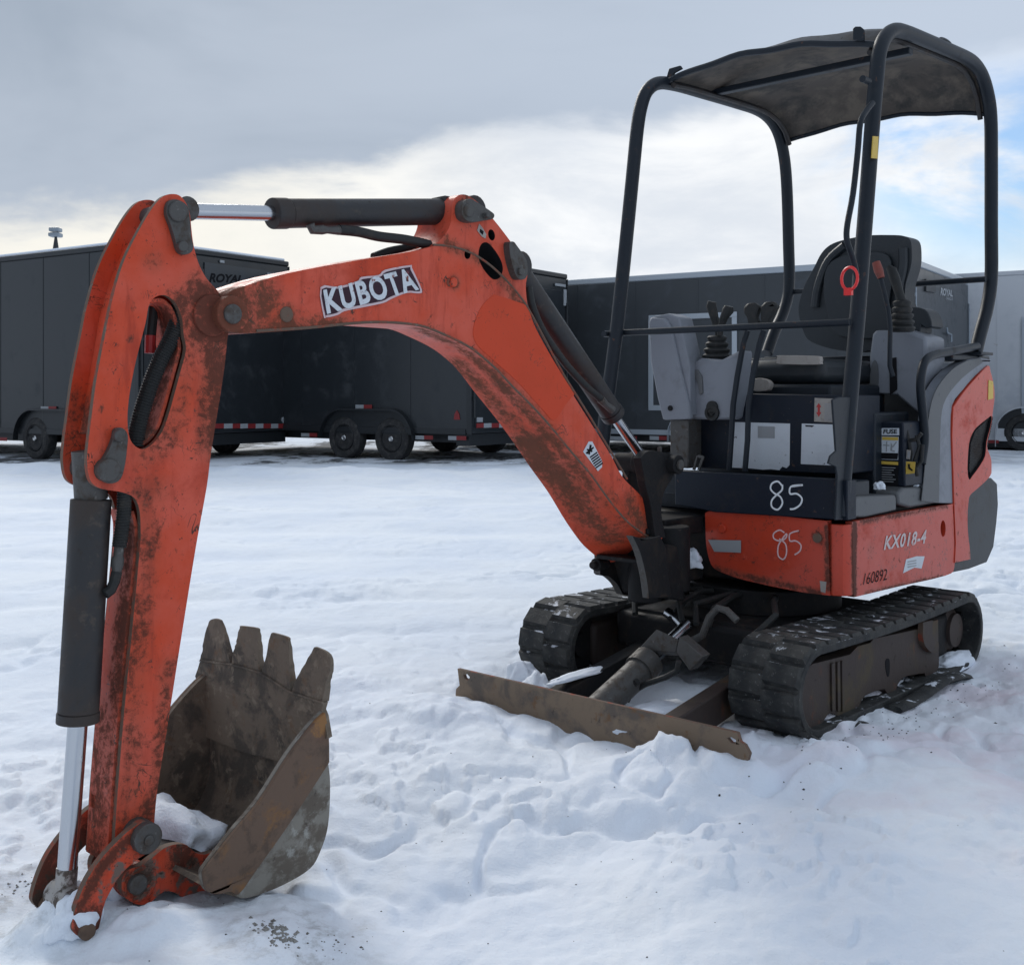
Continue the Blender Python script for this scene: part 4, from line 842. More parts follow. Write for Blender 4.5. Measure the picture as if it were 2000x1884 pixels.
T_ = [fy(p[0], p[1], YN) for p in cr(strip, 4)]
MB().plate([sh(T_, YN+.012)], lambda v: Vector((v.x, YN+.0005, v.z))).build('bucket_rim_strip', M_rim, BK, .003)
MB().plate([sh(T_, YF-.0005)], lambda v: Vector((v.x, YF-.012, v.z))).build('bucket_rim_strip', M_rim, BK, .003)
# curved shell between the sides
sp = [fy(p[0], p[1], YN) for p in cr([(632, 1392), (639, 1434), (641, 1479), (645, 1530), (641, 1610), (626, 1661), (605, 1696), (554, 1727), (504, 1747), (470, 1752), (430, 1742), (402, 1733)], 4, False)]
mb = MB(); cen = Vector((1.36, 0, .14))
for i in range(len(sp)-1):
    p, q = sp[i], sp[i+1]; ip, iq = p+(Vector((cen.x, p.y, cen.z))-p).normalized()*.012, q+(Vector((cen.x, q.y, cen.z))-q).normalized()*.012
    vs = [Vector((v.x, y, v.z)) for v in (p, q, iq, ip) for y in (YN-.003, YF+.003)]
    mb.add(vs, [(0, 1, 3, 2), (2, 3, 5, 4), (4, 5, 7, 6), (6, 7, 1, 0), (0, 2, 4, 6), (1, 3, 5, 7)])
mb.build('bucket_shell', M_buck, BK)
def jag(p, q, n, a):
    return [(p[0]+(q[0]-p[0])*k/n+random.uniform(-a, a), p[1]+(q[1]-p[1])*k/n+random.uniform(-a, a)) for k in range(1, n)]
lip = [(384, 1330), (381, 1320), (386, 1306), (390, 1292), (450, 1297), (508, 1313), (567, 1352), (600, 1362), (632, 1372), (628, 1386), (633, 1398), (640, 1440), (615, 1455), (560, 1490), (480, 1470), (404, 1440), (378, 1372), (372, 1350)]
MB().plate([[fx(a, b, 1.192) for a, b in lip]], lambda v: v+Vector((-.014, 0, 0))).build('bucket_lip', M_buck, BK, .002)
teeth = [[(389, 1291, c_), (395, 1272), (397, 1255), (404, 1226), (409, 1213), (417, 1208), (428, 1210), (434, 1219), (439, 1245), (445, 1276), (449, 1296, c_)],
         [(452, 1298, c_), (456, 1272), (461, 1256), (464, 1240), (469, 1222, c_), (500, 1226), (504, 1234), (505, 1262), (504, 1290), (507, 1312, c_)],
         [(511, 1314, c_), (519, 1283), (524, 1258), (529, 1238), (534, 1236), (560, 1244), (564, 1256), (565, 1290), (566, 1322), (567, 1350, c_)],
         [(570, 1352, c_), (579, 1325), (596, 1295), (612, 1267), (618, 1264), (638, 1274), (645, 1289), (643, 1312), (637, 1330), (633, 1350), (629, 1372, c_)]]
for tpx in teeth:
    TP = [fx(p[0]+.7*math.sin(p[1]*.9+p[0]), p[1], 1.1925) for p in cr(tpx, 3)]; zb_ = min(v.z for v in TP); zt_ = max(v.z for v in TP)
    mb = MB(); mb.plate([TP], lambda v: v+Vector((-.022+.016*(v.z-zb_)/(zt_-zb_), 0, 0))); mb.build('tooth', M_buck, BK)
mb = MB(); mb.tube([fx(a, b, 1.195) for a, b in ((392, 1289), (420, 1293), (449, 1297), (480, 1305), (508, 1314), (540, 1334), (567, 1352), (600, 1362), (630, 1372))], .0035, 6); mb.build('weld_bead', M_buck, BK)
# --- upper structure ---------------------------------------------------------------
XF = -.85
pl_x('front_panel', [(1377, 1008, c_), (1378, 1001), (1388, 997, c_), (1500, 1005, c_), (1616, 1017, c_), (1619, 1116, c_), (1621, 1163, c_), (1570, 1157, c_), (1518, 1147), (1460, 1134), (1430, 1125), (1398, 1112), (1386, 1095), (1379, 1060)], XF, .03, M_body, n=4, bevel=.005)
q0, q1 = fx(1622, 1018, XF), fx(1640, 1022, XF)
mb = MB(); z1, z0 = .628, .372
arc = [(XF, q0.y+.004), (XF, .455), (XF-.012, .485), (XF-.035, .5), (-.93, .5)]
vs = []; 
for (x, y) in arc: vs += [(x, y, z0), (x, y, z1)]
for (x, y) in arc: vs += [(x-.02 if y < .49 else x, y-.02, z0), (x-.02 if y < .49 else x, y-.02, z1)]
n = len(arc); fs = [(2*i, 2*i+1, 2*i+3, 2*i+2) for i in range(n-1)]+[(2*n+2*i, 2*n+2*i+2, 2*n+2*i+3, 2*n+2*i+1) for i in range(n-1)]+[(2*i+1, 2*n+2*i+1, 2*n+2*i+3, 2*i+3) for i in range(n-1)]+[(2*i, 2*i+2, 2*n+2*i+2, 2*n+2*i) for i in range(n-1)]+[(0, 2*n, 2*n+1, 1), (2*n-2, 2*n-1, 4*n-1, 4*n-2)]
mb.add(vs, fs); mb.build('corner_panel', M_body, EX, .003)
pl_y('side_panel', [(1664, 1019, c_), (1760, 1001, c_), (1856, 985), (1861, 990), (1864, 1060, c_), (1864, 1108), (1846, 1124), (1760, 1144, c_), (1668, 1166, c_)], .501, .025, M_body, n=3, bevel=.004, holes=[ell(1842, 1032, 5, 16)])
pl_y('hole_shadow_plate', [(1830, 1010, c_), (1853, 1008, c_), (1853, 1060, c_), (1830, 1062, c_)], .47, .004, M_print_shade, n=1, bevel=0)
# rear orange door with cut-out for the grille, grey covers, counterweight
door = [(1862, 795, c_), (1883, 765), (1907, 737), (1930, 714), (1935, 725), (1941, 750), (1943, 775), (1940, 800), (1936, 830), (1928, 866), (1931, 882), (1936, 895), (1937, 915), (1934, 930), (1912, 952), (1896, 966), (1892, 980), (1890, 1010), (1891, 1040), (1895, 1075), (1896, 1092, c_), (1865, 1099, c_), (1867, 1060, c_), (1864, 985, c_), (1860, 850, c_)]
grl = [(1893, 866), (1902, 842), (1913, 830), (1928, 818), (1937, 813), (1934, 835), (1927, 862), (1924, 890), (1912, 912), (1900, 928), (1893, 936), (1890, 915)]
pl_y('engine_side_door', door, .505, .014, M_body, n=3, dk=True, bevel=.002, holes=[grl])
pl_y('grille_backing', grl, .486, .004, M_print_shade, n=3, bevel=0)  # black sheet whose colour stands in for the shade behind the grille
g0 = [fy(a, b, .484) for a, b in grl]; gx0, gx1 = min(v.x for v in g0), max(v.x for v in g0); gz0, gz1 = min(v.z for v in g0), max(v.z for v in g0)
mb = MB()
from mathutils.geometry import intersect_line_line_2d
gl2 = [(v.x, v.z) for v in g0]
for s_ in (1, -1):
    for q in range(-30, 60):
        z_ = gz0+q*.0145; a = Vector((gx0-.01, z_)); b = Vector((gx1+.01, z_+s_*(gx1-gx0+.02)*1.1)); hits = []
        for i in range(len(gl2)):
            h_ = intersect_line_line_2d(a, b, Vector(gl2[i]), Vector(gl2[(i+1) % len(gl2)]))
            if h_ is not None: hits.append(h_)
        if len(hits) >= 2:
            hits.sort(key=lambda v: v.x); mb.tube([Vector((hits[0].x, .490, hits[0].y)), Vector((hits[-1].x, .490, hits[-1].y))], .0016, 4)
mb.build('grille_mesh', M_cyl, EX)['kind'] = 'stuff'
pl_y('grey_side_cover', [(1893, 702, c_), (1866, 718), (1841, 745), (1826, 772), (1818, 804), (1813, 848), (1808, 920), (1803, 978, c_), (1830, 982, c_), (1861, 983, c_), (1860, 940, c_), (1857, 850, c_), (1860, 792), (1881, 762), (1905, 734), (1932, 711, c_), (1936, 703, c_), (1915, 697, c_)], .498, .05, M_grey, n=3, bevel=.006)
pl_y('dark_cover_edge', [(1890, 704, c_), (1864, 718), (1839, 745), (1824, 772), (1816, 804), (1811, 848), (1806, 920), (1800, 978, c_), (1834, 982, c_), (1836, 900), (1838, 820), (1848, 778), (1880, 738), (1920, 708, c_), (1915, 699, c_)], .5, .004, M_greyd, n=3, bevel=.001)
mb = MB(); cw = [(1878, 985), (1896, 962), (1912, 950), (1925, 934), (1937, 933), (1948, 944), (1950, 985), (1947, 1020), (1941, 1068), (1928, 1098), (1894, 1111), (1860, 1118), (1862, 1098), (1878, 1094)]
W_ = [fy(a, b, .5) for a, b in cw]
mb.plate([W_], lambda v: Vector((v.x, -.5, v.z))); mb.build('counterweight', M_cwt, EX, .006)
xs = fy(1940, 800, .5).x
MB().box(-2.22, -1.86, -.475, .47, .42, 1.20).build('engine_hood', M_greyd, EX, .03)
MB().box(-2.26, -1.84, -.49, .49, 1.235, 1.262).build('hood_top_plate', M_black, EX, .006)
MB().box(-1.86, -.90, -.47, .475, .372, .62).build('deck_frame', M_cast, EX, .01)
MB().box(-2.1, -1.0, -.45, .44, .62, .69).build('floor_deck', M_black, EX, .005)
# black front skirt and floor
pl_x('front_skirt', [(1318, 918), (1655, 938), (1655, 1016), (1395, 1000), (1318, 985)], -.835, .03, M_navy, bevel=.004)
MB().box(-1.085, -.8655, -.40, .48, .69, .775).build('floor_plate', M_black, EX, .006)
MB().box(-.93, -.866, .48, .503, .645, .785).build('skirt_side', M_navy, EX, .003)
# rubber step blocks
pl_y('step_block', [(1668, 978), (1674, 969), (1748, 966), (1751, 972), (1751, 996), (1690, 1010), (1668, 1010)], .495, .20, M_greyd, n=1, bevel=.01)
pl_y('step_block', [(1754, 962), (1765, 951), (1826, 950), (1832, 958), (1832, 982), (1778, 992), (1756, 985)], .49, .2, M_greyd, n=1, bevel=.01)
# seat box front, fuse panel
pl_x('seat_box_front', [(1355, 818), (1420, 768), (1655, 772), (1655, 926), (1340, 912), (1340, 826)], -1.08, .28, M_navy, bevel=.006)
pl_x('fuse_box', [(1640, 822), (1764, 824), (1768, 950), (1640, 945)], -1.36, .25, M_navy, bevel=.006)
MB().box(-1.62, -1.30, -.42, .40, .69, 1.02).build('seat_box', M_black, EX, .01)
def decal(name, q, x, m, dep=.0015, parent=EX, n=1):
    mb = MB(); mb.plate([[fx(a, b, x+dep) for a, b in q]], lambda v: v+Vector((-.001, 0, 0))); return mb.build(name, m, parent, smooth=0)
# placards with torn lower edges
p1 = [(1433, 824), (1543, 827), (1542, 908), (1536, 914), (1528, 911), (1522, 918), (1505, 916), (1490, 917), (1460, 914), (1430, 913)]
D1 = decal('placard', p1, -1.08, M_white)
decal('printed_block', [(1480, 832), (1513, 833), (1513, 856), (1480, 855)], -1.0785, M_dkgrey, parent=D1)
D2 = decal('placard', [(1566, 827), (1632, 829), (1629, 909), (1564, 906)], -1.08, M_white)
decal('printed_mark', [(1572, 830), (1590, 831), (1586, 834), (1580, 833), (1574, 833)], -1.0785, M_print_shade, parent=D2)
D3 = decal('instruction_sticker', [(1591, 777), (1639, 779), (1637, 826), (1590, 823)], -1.08, M_beige)
decal('red_arrow', [(1599, 787), (1604, 795), (1601, 795), (1601, 805), (1604, 805), (1599, 814), (1594, 805), (1597, 805), (1597, 795), (1594, 795)], -1.0785, M_redp, parent=D3)
for k in range(9): decal('text_line', [(1610, 788+k*4), (1632-(k % 3)*3, 788.5+k*4), (1632-(k % 3)*3, 790.3+k*4), (1610, 790+k*4)], -1.0785, M_dkgrey, parent=D3)
def ftext(s, q, x, m, parent, **k):
    mb = MB(); P = [fx(a, b, x) for a, b in q]; text_quad(mb, s, *P, Vector((0, 0, 0)), **k); return mb.build('lettering', m, parent, smooth=0)
F1 = decal('fuse_sticker', [(1722, 836), (1756, 836), (1756, 850), (1721, 850)], -1.36, M_white)
ftext('FUSE', [(1726, 838), (1752, 838), (1752, 847), (1725, 847)], -1.3572, M_print_shade, F1, bold=.03)
F2 = decal('warning_sticker', [(1722, 852), (1755, 853), (1754, 898), (1720, 897)], -1.36, M_white)
decal('warning_header', [(1723, 853), (1754, 854), (1754, 860), (1723, 859)], -1.3585, M_yel, parent=F2)
decal('black_panel', [(1721, 884), (1754, 885), (1753, 897), (1721, 896)], -1.3585, M_print_shade, parent=F2)
for q in ([(1725, 868), (1737, 869), (1737, 871), (1725, 870)], [(1731, 862), (1733, 862), (1732, 882), (1730, 882)], [(1740, 864), (1743, 870), (1742, 879), (1748, 880), (1747, 882), (1739, 880)], [(1750, 862), (1752, 863), (1744, 874), (1742, 873)]): decal('pictogram', q, -1.3585, M_dkgrey, parent=F2)
F3 = decal('warning_sticker', [(1718, 899), (1755, 901), (1754, 950), (1717, 947)], -1.36, M_print_shade)
decal('warning_header', [(1719, 900), (1754, 902), (1754, 908), (1719, 906)], -1.3585, M_yel, parent=F3)
for k in range(7): decal('text_line', [(1722, 912+k*4.5), (1749-(k*7 % 5)*2, 913+k*4.5), (1749-(k*7 % 5)*2, 914.4+k*4.5), (1722, 913.4+k*4.5)], -1.3585, M_dkgrey, parent=F3)
decal('white_sticker', [(1694, 897), (1717, 899), (1716, 946), (1693, 944)], -1.36, M_white)
F5 = decal('yellow_tag', [(1770, 901), (1788, 902), (1786, 924), (1768, 926)], -1.40, M_yel, .03)
decal('pictogram', [(1773, 906), (1777, 906), (1777, 912), (1783, 918), (1781, 920), (1774, 915)], -1.367, M_print_shade, parent=F5)
F6 = decal('white_tag', [(1771, 878), (1779, 879), (1777, 897), (1770, 896)], -1.40, M_beige, .03)
decal('text_line', [(1773, 882), (1777, 882), (1776, 894), (1772, 894)], -1.367, M_dkgrey, parent=F6)
MB().box(-1.80, -1.46, .30, .47, .69, .93).build('battery_cover', M_cast, EX, .01)
mb = MB()
for pp in (((1770, 840), (1775, 862), (1779, 885), (1777, 900)), ((1790, 850), (1796, 872), (1786, 900), (1792, 930)), ((1765, 862), (1790, 858), (1800, 846)), ((1786, 915), (1800, 900), (1802, 868))):
    mb.tube([fx(a, b, -1.40) for a, b in pp], .008, 8)
mb.build('wiring_hoses', M_hose, EX)
# hand-painted numbers
def brush(name, strokes, pf, r, m, par=EX):
    mb = MB()
    for s_ in strokes:
        P = cr(s_, 5, False) if len(s_) > 2 else [Vector(q) for q in s_]
        mb.tube([pf(q[0], q[1]) for q in P], lambda i: (r, .0012), 6, flat=pf(0, 1)-pf(0, 0))
    return mb.build(name, m, par)
e8 = [(1527, 948), (1519, 940), (1508, 944), (1505, 954), (1512, 963), (1524, 970), (1528, 983), (1519, 995), (1508, 990), (1507, 978), (1516, 967), (1527, 957), (1528, 946)]
f5 = [(1566, 947), (1545, 950), (1543, 964), (1556, 964), (1566, 973), (1563, 985), (1552, 993), (1543, 994)]
brush('painted_number', [e8, f5, [(1545, 950), (1568, 947)]], lambda a, b: fx(a, b, -.8342), .0034, M_chalk)
e8 = [(1532, 1040), (1522, 1035), (1511, 1042), (1512, 1052), (1524, 1056), (1535, 1050), (1536, 1042), (1528, 1052), (1520, 1066), (1520, 1085), (1530, 1092), (1536, 1080), (1534, 1062), (1522, 1052)]
f5 = [(1560, 1036), (1543, 1042), (1543, 1056), (1554, 1056), (1564, 1064), (1562, 1076), (1552, 1083)]
brush('painted_number', [e8, f5], lambda a, b: fx(a, b, -.8492), .0028, M_chalkp)
decal('reflector', [(1383, 1054), (1447, 1055), (1447, 1079), (1395, 1077)], -.85, M_dkgrey, .006)
decal('torn_label', [(1601, 1134), (1614, 1136), (1612, 1158), (1603, 1155)], -.85, M_beige, .002)
def bolt(px, py, x, r, m=M_edge):
    q = fx(px, py, x); MB().cyl((x-.004, q.y, q.z), (x+.008, q.y, q.z), r, 14).build('panel_bolt', m, EX, .002)
bolt(1411, 1032, -.85, .017, M_body); bolt(1597, 1050, -.85, .018)
def side_text(s, q, m, y=.5028, **k):
    mb = MB(); P = [fy(a, b, y) for a, b in q]; text_quad(mb, s, *P, Vector((0, 0, 0)), **k); return mb.build('lettering', m, EX, smooth=0)
side_text('KX018-4', [(1731, 1046), (1811, 1034), (1807, 1061), (1726, 1074)], M_letter2, bold=.028, spacing=1.12)
side_text('160892', [(1690, 1119), (1734, 1110), (1732, 1132), (1686, 1142)], M_print_shade, bold=-.01)
mb = MB(); mb.plate([[fy(a, b, .5025) for a, b in ((1770, 1092), (1790, 1086), (1806, 1086), (1800, 1110), (1786, 1108), (1764, 1119))]], lambda v: v-Vector((0, .001, 0))); mb.build('faded_sticker', M_white, EX, smooth=0)
mb = MB()
for k in range(3): mb.plate([[fy(a, b, .5035) for a, b in ((1773, 1096+k*5), (1790, 1093+k*5), (1790, 1095+k*5), (1773, 1098+k*5))]], lambda v: v-Vector((0, .0006, 0)))
mb.build('sticker_print', M_dkgrey, EX, smooth=0)
mb = MB(); mb.plate([[fy(a, b, .507) for a, b in ((1931, 742), (1940, 745), (1940, 778), (1930, 781))]], lambda v: v-Vector((0, .001, 0))); mb.build('yellow_sticker', M_yel, EX, smooth=0)
# --- boom decals --------------------------------------------------------------------
def bquad(name, q, y, m):
    mb = MB(); mb.plate([[fy(a, b, y) for a, b in q]], lambda v: v-Vector((0, .0006, 0))); return mb.build(name, m, EX, smooth=0)
st_o = cr([(626, 561), (660, 560), (698, 549), (706, 541), (740, 537), (752, 527), (801, 518), (805, 524), (824, 566), (818, 573), (795, 572), (764, 584), (748, 592), (700, 602), (672, 608), (660, 615), (638, 620), (632, 616)], 3)
st_i = cr([(629, 565), (662, 564), (699, 553), (709, 545), (742, 541), (755, 531), (799, 522), (802, 527), (820, 564), (815, 569), (794, 568), (762, 580), (746, 588), (699, 597), (670, 603), (658, 611), (639, 615), (635, 612)], 3)
bquad('brand_decal_border', st_o, .0024, M_pink); bquad('brand_decal_backing', st_i, .0032, M_purp)
mb = MB(); P = [fy(a, b, .0042) for a, b in ((631, 566), (801, 522), (819, 566), (639, 614))]; text_quad(mb, 'KUBOTA', *P, Vector((0, 0, 0)), bold=.036, spacing=1.12); mb.build('brand_lettering', M_letter, EX, smooth=0)
lb = bquad('warning_label', [(1150, 862), (1157, 862), (1176, 900), (1176, 912), (1168, 920), (1139, 882)], .0018, M_white)
mb = MB()
for q in (((1147, 876), (1158, 880), (1156, 883), (1146, 879)), ((1152, 868), (1156, 869), (1152, 888), (1149, 887)), ((1144, 884), (1159, 872), (1160, 875), (1147, 887))): mb.plate([[fy(a, b, .0026) for a, b in q]], lambda v: v-Vector((0, .0006, 0)))
for k in range(6): mb.plate([[fy(a+k*2.2, b+k*4.1, .0026) for a, b in ((1152, 892), (1166, 882), (1167, 884.5), (1153, 894.5))]], lambda v: v-Vector((0, .0006, 0)))
mb.build('label_print', M_print_shade, lb, smooth=0); lb_ = bpy.data.objects['label_print']; lb_.location = (0, 0, 0)
bquad('diamond_sticker', [(936, 437), (942, 444), (950, 458), (948, 466), (941, 462), (932, 450)], .002, M_beige)
bquad('diamond_mark', [(938, 447), (945, 452), (943, 459), (937, 453)], .003, M_print_shade)
# --- operator station ------------------------------------------------------------------
# seat
sb = [(1560, 613), (1561, 590), (1572, 556), (1590, 522), (1604, 495), (1622, 478), (1650, 468), (1694, 460), (1740, 459), (1765, 461), (1778, 470), (1781, 495), (1779, 520), (1769, 556), (1768, 585), (1773, 606), (1765, 630), (1746, 650), (1700, 684), (1640, 684), (1585, 668), (1568, 645)]
SBm = pl_x('seat_backrest', sb, -1.75, .10, M_seat, n=4, bevel=.03)
sbb = MB(); core = [fx(a, b, -1.745) for a, b in cr([(1620, 520), (1650, 500), (1700, 492), (1738, 500), (1745, 540), (1738, 600), (1730, 655), (1640, 655), (1618, 600), (1612, 560)], 3)]
sbb.plate([core], lambda v: v+Vector((.018, 0, 0))); sbb.build('backrest_pad', M_seat, SBm, .008)
for pth in (((1592, 600), (1598, 560), (1618, 510), (1650, 480)), ((1757, 600), (1756, 560), (1764, 520), (1764, 485))):
    sbb = MB(); sbb.tube([fx(p[0], p[1], -1.745) for p in cr(list(pth), 4, False)], .020, 10); sbb.build('side_bolster', M_seat, SBm)
MB().box(-1.72, -1.23, -.22, .22, 1.135, 1.235).build('seat_cushion', M_seat, EX, .035)
MB().box(-1.70, -1.21, -.19, .26, .99, 1.13).build('seat_suspension', M_black, EX, .012)
pl_x('seat_grip', [(1518, 697), (1522, 694), (1590, 695), (1600, 698), (1600, 708), (1594, 712), (1524, 711), (1517, 707)], -1.19, .03, M_beige, n=2)
pl_x('seat_lever_knob', [(1472, 740), (1492, 740), (1504, 748), (1500, 762), (1486, 764), (1470, 762)], -1.15, .03, M_beige, n=2)
# far console and tall grey cover
CN = pl_x('far_console', [(1347, 722), (1350, 712), (1368, 699), (1408, 702), (1432, 690), (1446, 682), (1440, 760), (1428, 820), (1347, 819)], -1.0, .10, M_grey, n=1, bevel=.012)
pl_x('console_trim', [(1346, 720), (1362, 722), (1370, 735), (1372, 768), (1366, 771), (1363, 752), (1357, 738), (1346, 731)], -.992, .012, M_greyd, bevel=.002)
q = fx(1391, 806, -.995); MB().lathe((-1.0, q.y, q.z), (1, 0, 0), [(0, .032), (.012, .032), (.014, .02), (.004, .018), (.004, .012), (.01, .008)], 20).build('key_switch', M_hose, EX)
MB().cyl((-1.02, q.y, q.z+.022), (-.99, q.y, q.z+.022), .026, 18).build('work_lamp_housing', M_hose, EX)
TC = pl_x('tall_grey_cover', [(1266, 630), (1270, 620), (1300, 622), (1310, 640), (1328, 720), (1345, 790), (1348, 819), (1294, 820), (1283, 775), (1270, 705)], -.94, .03, M_grey, n=1, bevel=.008)
pl_x('cover_side', [(1272, 619), (1305, 612), (1326, 620), (1334, 655), (1347, 715), (1348, 812), (1330, 725), (1312, 641), (1301, 623)], -.955, .10, M_grey, n=1, bevel=.006, parent=EX)
bolt(1310, 797, -.94, .011, M_cast)
MB().box(-1.06, -.96, -.33, -.24, .79, .99).build('console_post', M_steel, EX, .006)
# joystick boots (bellows), levers
def bellows(px, y0_, y1_, x, rb, rt, m=M_hose, nrib=4):
    b0, b1 = fx(px, y0_, x), fx(px+(0 if True else 0), y1_, x); prof = []; L = (b1-b0).length
    for k in range(nrib):
        t = k/nrib; r = rb+(rt-rb)*t; prof += [(L*t, r*.86), (L*(t+.45/nrib), r*1.0), (L*(t+.7/nrib), r*.98), (L*(t+.95/nrib), r*.78)]
    prof += [(L, rt*.6)]
    MB().lathe(b0, (b1-b0), prof, 22).build('joystick_boot', m, EX)
bellows(1400, 702, 655, -1.08, .062, .034); bellows(1762, 648, 586, -1.56, .052, .034, nrib=5)
def stick(name, pts, x, rs, m, par=EX):
    P = [fx(p[0], p[1], x if not isinstance(x, (list, tuple)) else x[i]) for i, p in enumerate(pts)]
    return MB().tube(P, (lambda i: rs[i]) if isinstance(rs, (list, tuple)) else rs, 12).build(name, m, par, smooth=60)
stick('joystick_grip', [(1404, 660), (1400, 640), (1394, 615), (1389, 598), (1391, 589)], -1.08, [.011, .014, .019, .022, .018], M_hose)
stick('joystick_grip', [(1406, 655), (1408, 640), (1414, 620), (1422, 606), (1424, 598)], -1.05, [.011, .013, .017, .024, .018], M_hose)
for (pts, pad) in (([(1424, 918), (1428, 860), (1432, 790), (1440, 735), (1452, 670), (1460, 645)], [(1451, 600), (1458, 592), (1472, 591), (1482, 598), (1479, 610), (1476, 620), (1482, 630), (1476, 642), (1462, 644), (1458, 622), (1452, 612)]), ([(1455, 920), (1460, 860), (1462, 790), (1470, 735), (1484, 670), (1492, 645)], [(1484, 598), (1492, 590), (1508, 588), (1518, 598), (1510, 612), (1504, 624), (1500, 644), (1487, 642), (1484, 620)])):
    lv = stick('travel_lever', [pts[0], *pts[1:]], -.97, .0115, M_black)
    mb = MB(); mb.plate([[fx(a, b, -.965) for a, b in pad]], lambda v: v+Vector((-.03, 0, 0))); mb.build('lever_grip', M_hose, lv, .008)
pl_x('foot_rest_hoop', [(1352, 917), (1360, 890), (1364, 888), (1373, 890), (1375, 893), (1366, 918), (1361, 918), (1369, 895), (1362, 893), (1357, 918)], -.95, .008, M_steel, bevel=.002)
# near console
NC = pl_x('near_console', [(1697, 697), (1703, 652), (1709, 645), (1769, 644), (1808, 658), (1809, 702), (1797, 735), (1797, 806), (1790, 805), (1750, 771), (1735, 770), (1704, 768), (1696, 755)], -1.64, .2, M_grey, bevel=.012)
pl_x('console_slot', [(1699, 752), (1701, 718), (1708, 703), (1714, 715), (1715, 748), (1710, 757)], -1.634, .004, M_greyd, n=2, bevel=0)
pl_x('console_slot', [(1738, 772), (1737, 700), (1750, 698), (1752, 760)], -1.634, .004, M_print_shade, bevel=0)
stick('joystick_grip', [(1762, 592), (1757, 575), (1748, 545), (1742, 528), (1735, 522)], -1.55, [.020, .018, .021, .020, .012], M_hose)
stick('safety_lever', [(1719, 540), (1727, 570), (1735, 605), (1739, 640), (1738, 680), (1738, 715), (1744, 735)], -1.45, .0095, M_black)
stick('lever_handle', [(1721, 543), (1716, 528), (1711, 512)], -1.445, [.014, .019, .016], M_redgrip)
pl_x('armrest', [(1766, 604), (1785, 600), (1806, 604), (1816, 618), (1820, 638), (1806, 640), (1798, 634), (1796, 655), (1776, 650)], -1.75, .12, M_seat, n=2, bevel=.012)
# --- canopy -------------------------------------------------------------------------------
def path_y(px, y, n=5): return [fy(p[0], p[1], y) for p in cr(px, n, False)]
hoopN = [(1643, 1008), (1647, 940), (1652, 880), (1662, 760), (1673, 640), (1684, 500), (1695, 360), (1704, 240), (1712, 150), (1717, 105), (1728, 75), (1746, 60), (1770, 64), (1815, 82), (1860, 101), (1895, 118), (1915, 142), (1928, 180), (1935, 230), (1936, 320), (1936, 440), (1936, 540), (1928, 600), (1915, 650), (1905, 690)]
MB().tube(path_y(hoopN, .485), .0285, 16).build('canopy_hoop', M_black, EX, smooth=60)
gN = path_y(hoopN, .485)
hoopF = [(v.x, v.z) for v in gN]
farP = [(1172, 915), (1180, 840), (1188, 770), (1205, 640), (1220, 500), (1235, 350), (1245, 250), (1253, 205), (1264, 178), (1285, 163), (1320, 166), (1380, 183), (1440, 201), (1480, 215), (1506, 235), (1522, 265), (1532, 310), (1537, 370), (1540, 470), (1541, 560), (1530, 610), (1512, 650), (1498, 690)]
MB().tube(path_y(farP, -.485), .0285, 16).build('canopy_hoop', M_black, EX, smooth=60)
# weld flanges at the hoop feet
MB().box(-2.19, -2.05, .42, .53, 1.262, 1.275).box(-2.19, -2.05, -.53, -.42, 1.262, 1.275).build('hoop_foot_plate', M_black, EX, .003)
pl_y('pillar_foot', [(1626, 780), (1640, 775), (1664, 775), (1662, 860), (1656, 935), (1655, 1014), (1632, 1016), (1636, 930), (1633, 912), (1618, 905), (1622, 890), (1633, 880)], .50, .008, M_black, n=1)
# roof sheet: crowned across, wrapped down at the back
def roofline(P):
    k0 = next(i for i, v in enumerate(P) if v.x < -1.13 and v.z > 2.40); out = []
    for v in P[k0:]:
        if v.z < 2.335: break
        out.append(v)
    S = [0]
    for i in range(len(out)-1): S.append(S[-1]+(out[i+1]-out[i]).length)
    res = []
    for k in range(15):
        q = S[-1]*k/14; i = max(j for j in range(len(out)-1) if S[j] <= q+1e-9); res.append(out[i]+(out[i+1]-out[i])*((q-S[i])/(S[i+1]-S[i])))
    return res
rN, rF = roofline(path_y(hoopN, .485, 9)), roofline(path_y(farP, -.485, 9))
ny = 24; V1 = []; prof = rN
for i in range(15):
    for k in range(ny+1):
        t = k/ny; bul = 1-(2*t-1)**2; v = rF[i]*(1-t)+rN[i]*t; w_ = i/14
        V1.append(v+Vector((-.03*bul*max(0, w_-.7)/.3, 0, .062*bul+.005*math.sin(t*21+i)*bul-.004)))
def grid(mb, V, nu, nv, th, mi0, mi1):
    off = [v+Vector((-th*.4, 0, th)) for v in V]
    n = len(V); mb.add(V, [(i*nv+k, i*nv+k+1, (i+1)*nv+k+1, (i+1)*nv+k) for i in range(nu-1) for k in range(nv-1)], mi0)
    mb.add(off, [(i*nv+k, (i+1)*nv+k, (i+1)*nv+k+1, i*nv+k+1) for i in range(nu-1) for k in range(nv-1)], mi1)
me_ = MB(); grid(me_, V1, len(prof), ny+1, .012, 0, 1)
me_.build('canopy_roof', [M_roof, M_cyl], EX, smooth=60)
edge = [V1[k]+Vector((0, 0, .006)) for k in range(ny+1)]; MB().tube(edge, .013, 10).build('roof_edge_bead', M_black, EX)
edge = [V1[(len(prof)-1)*(ny+1)+k] for k in range(ny+1)]; MB().tube(edge, .010, 10).build('roof_edge_bead', M_black, EX)
MB().box(-1.505, -1.465, -.465, .465, 2.445, 2.472).build('roof_crossbar', M_black, EX, .004)
for P_, sg in ((rN, -1), (rF, 1)): MB().tube([v+Vector((0, sg*.045, -.018)) for v in P_], .012, 8).build('roof_side_rail', M_cyl, EX)
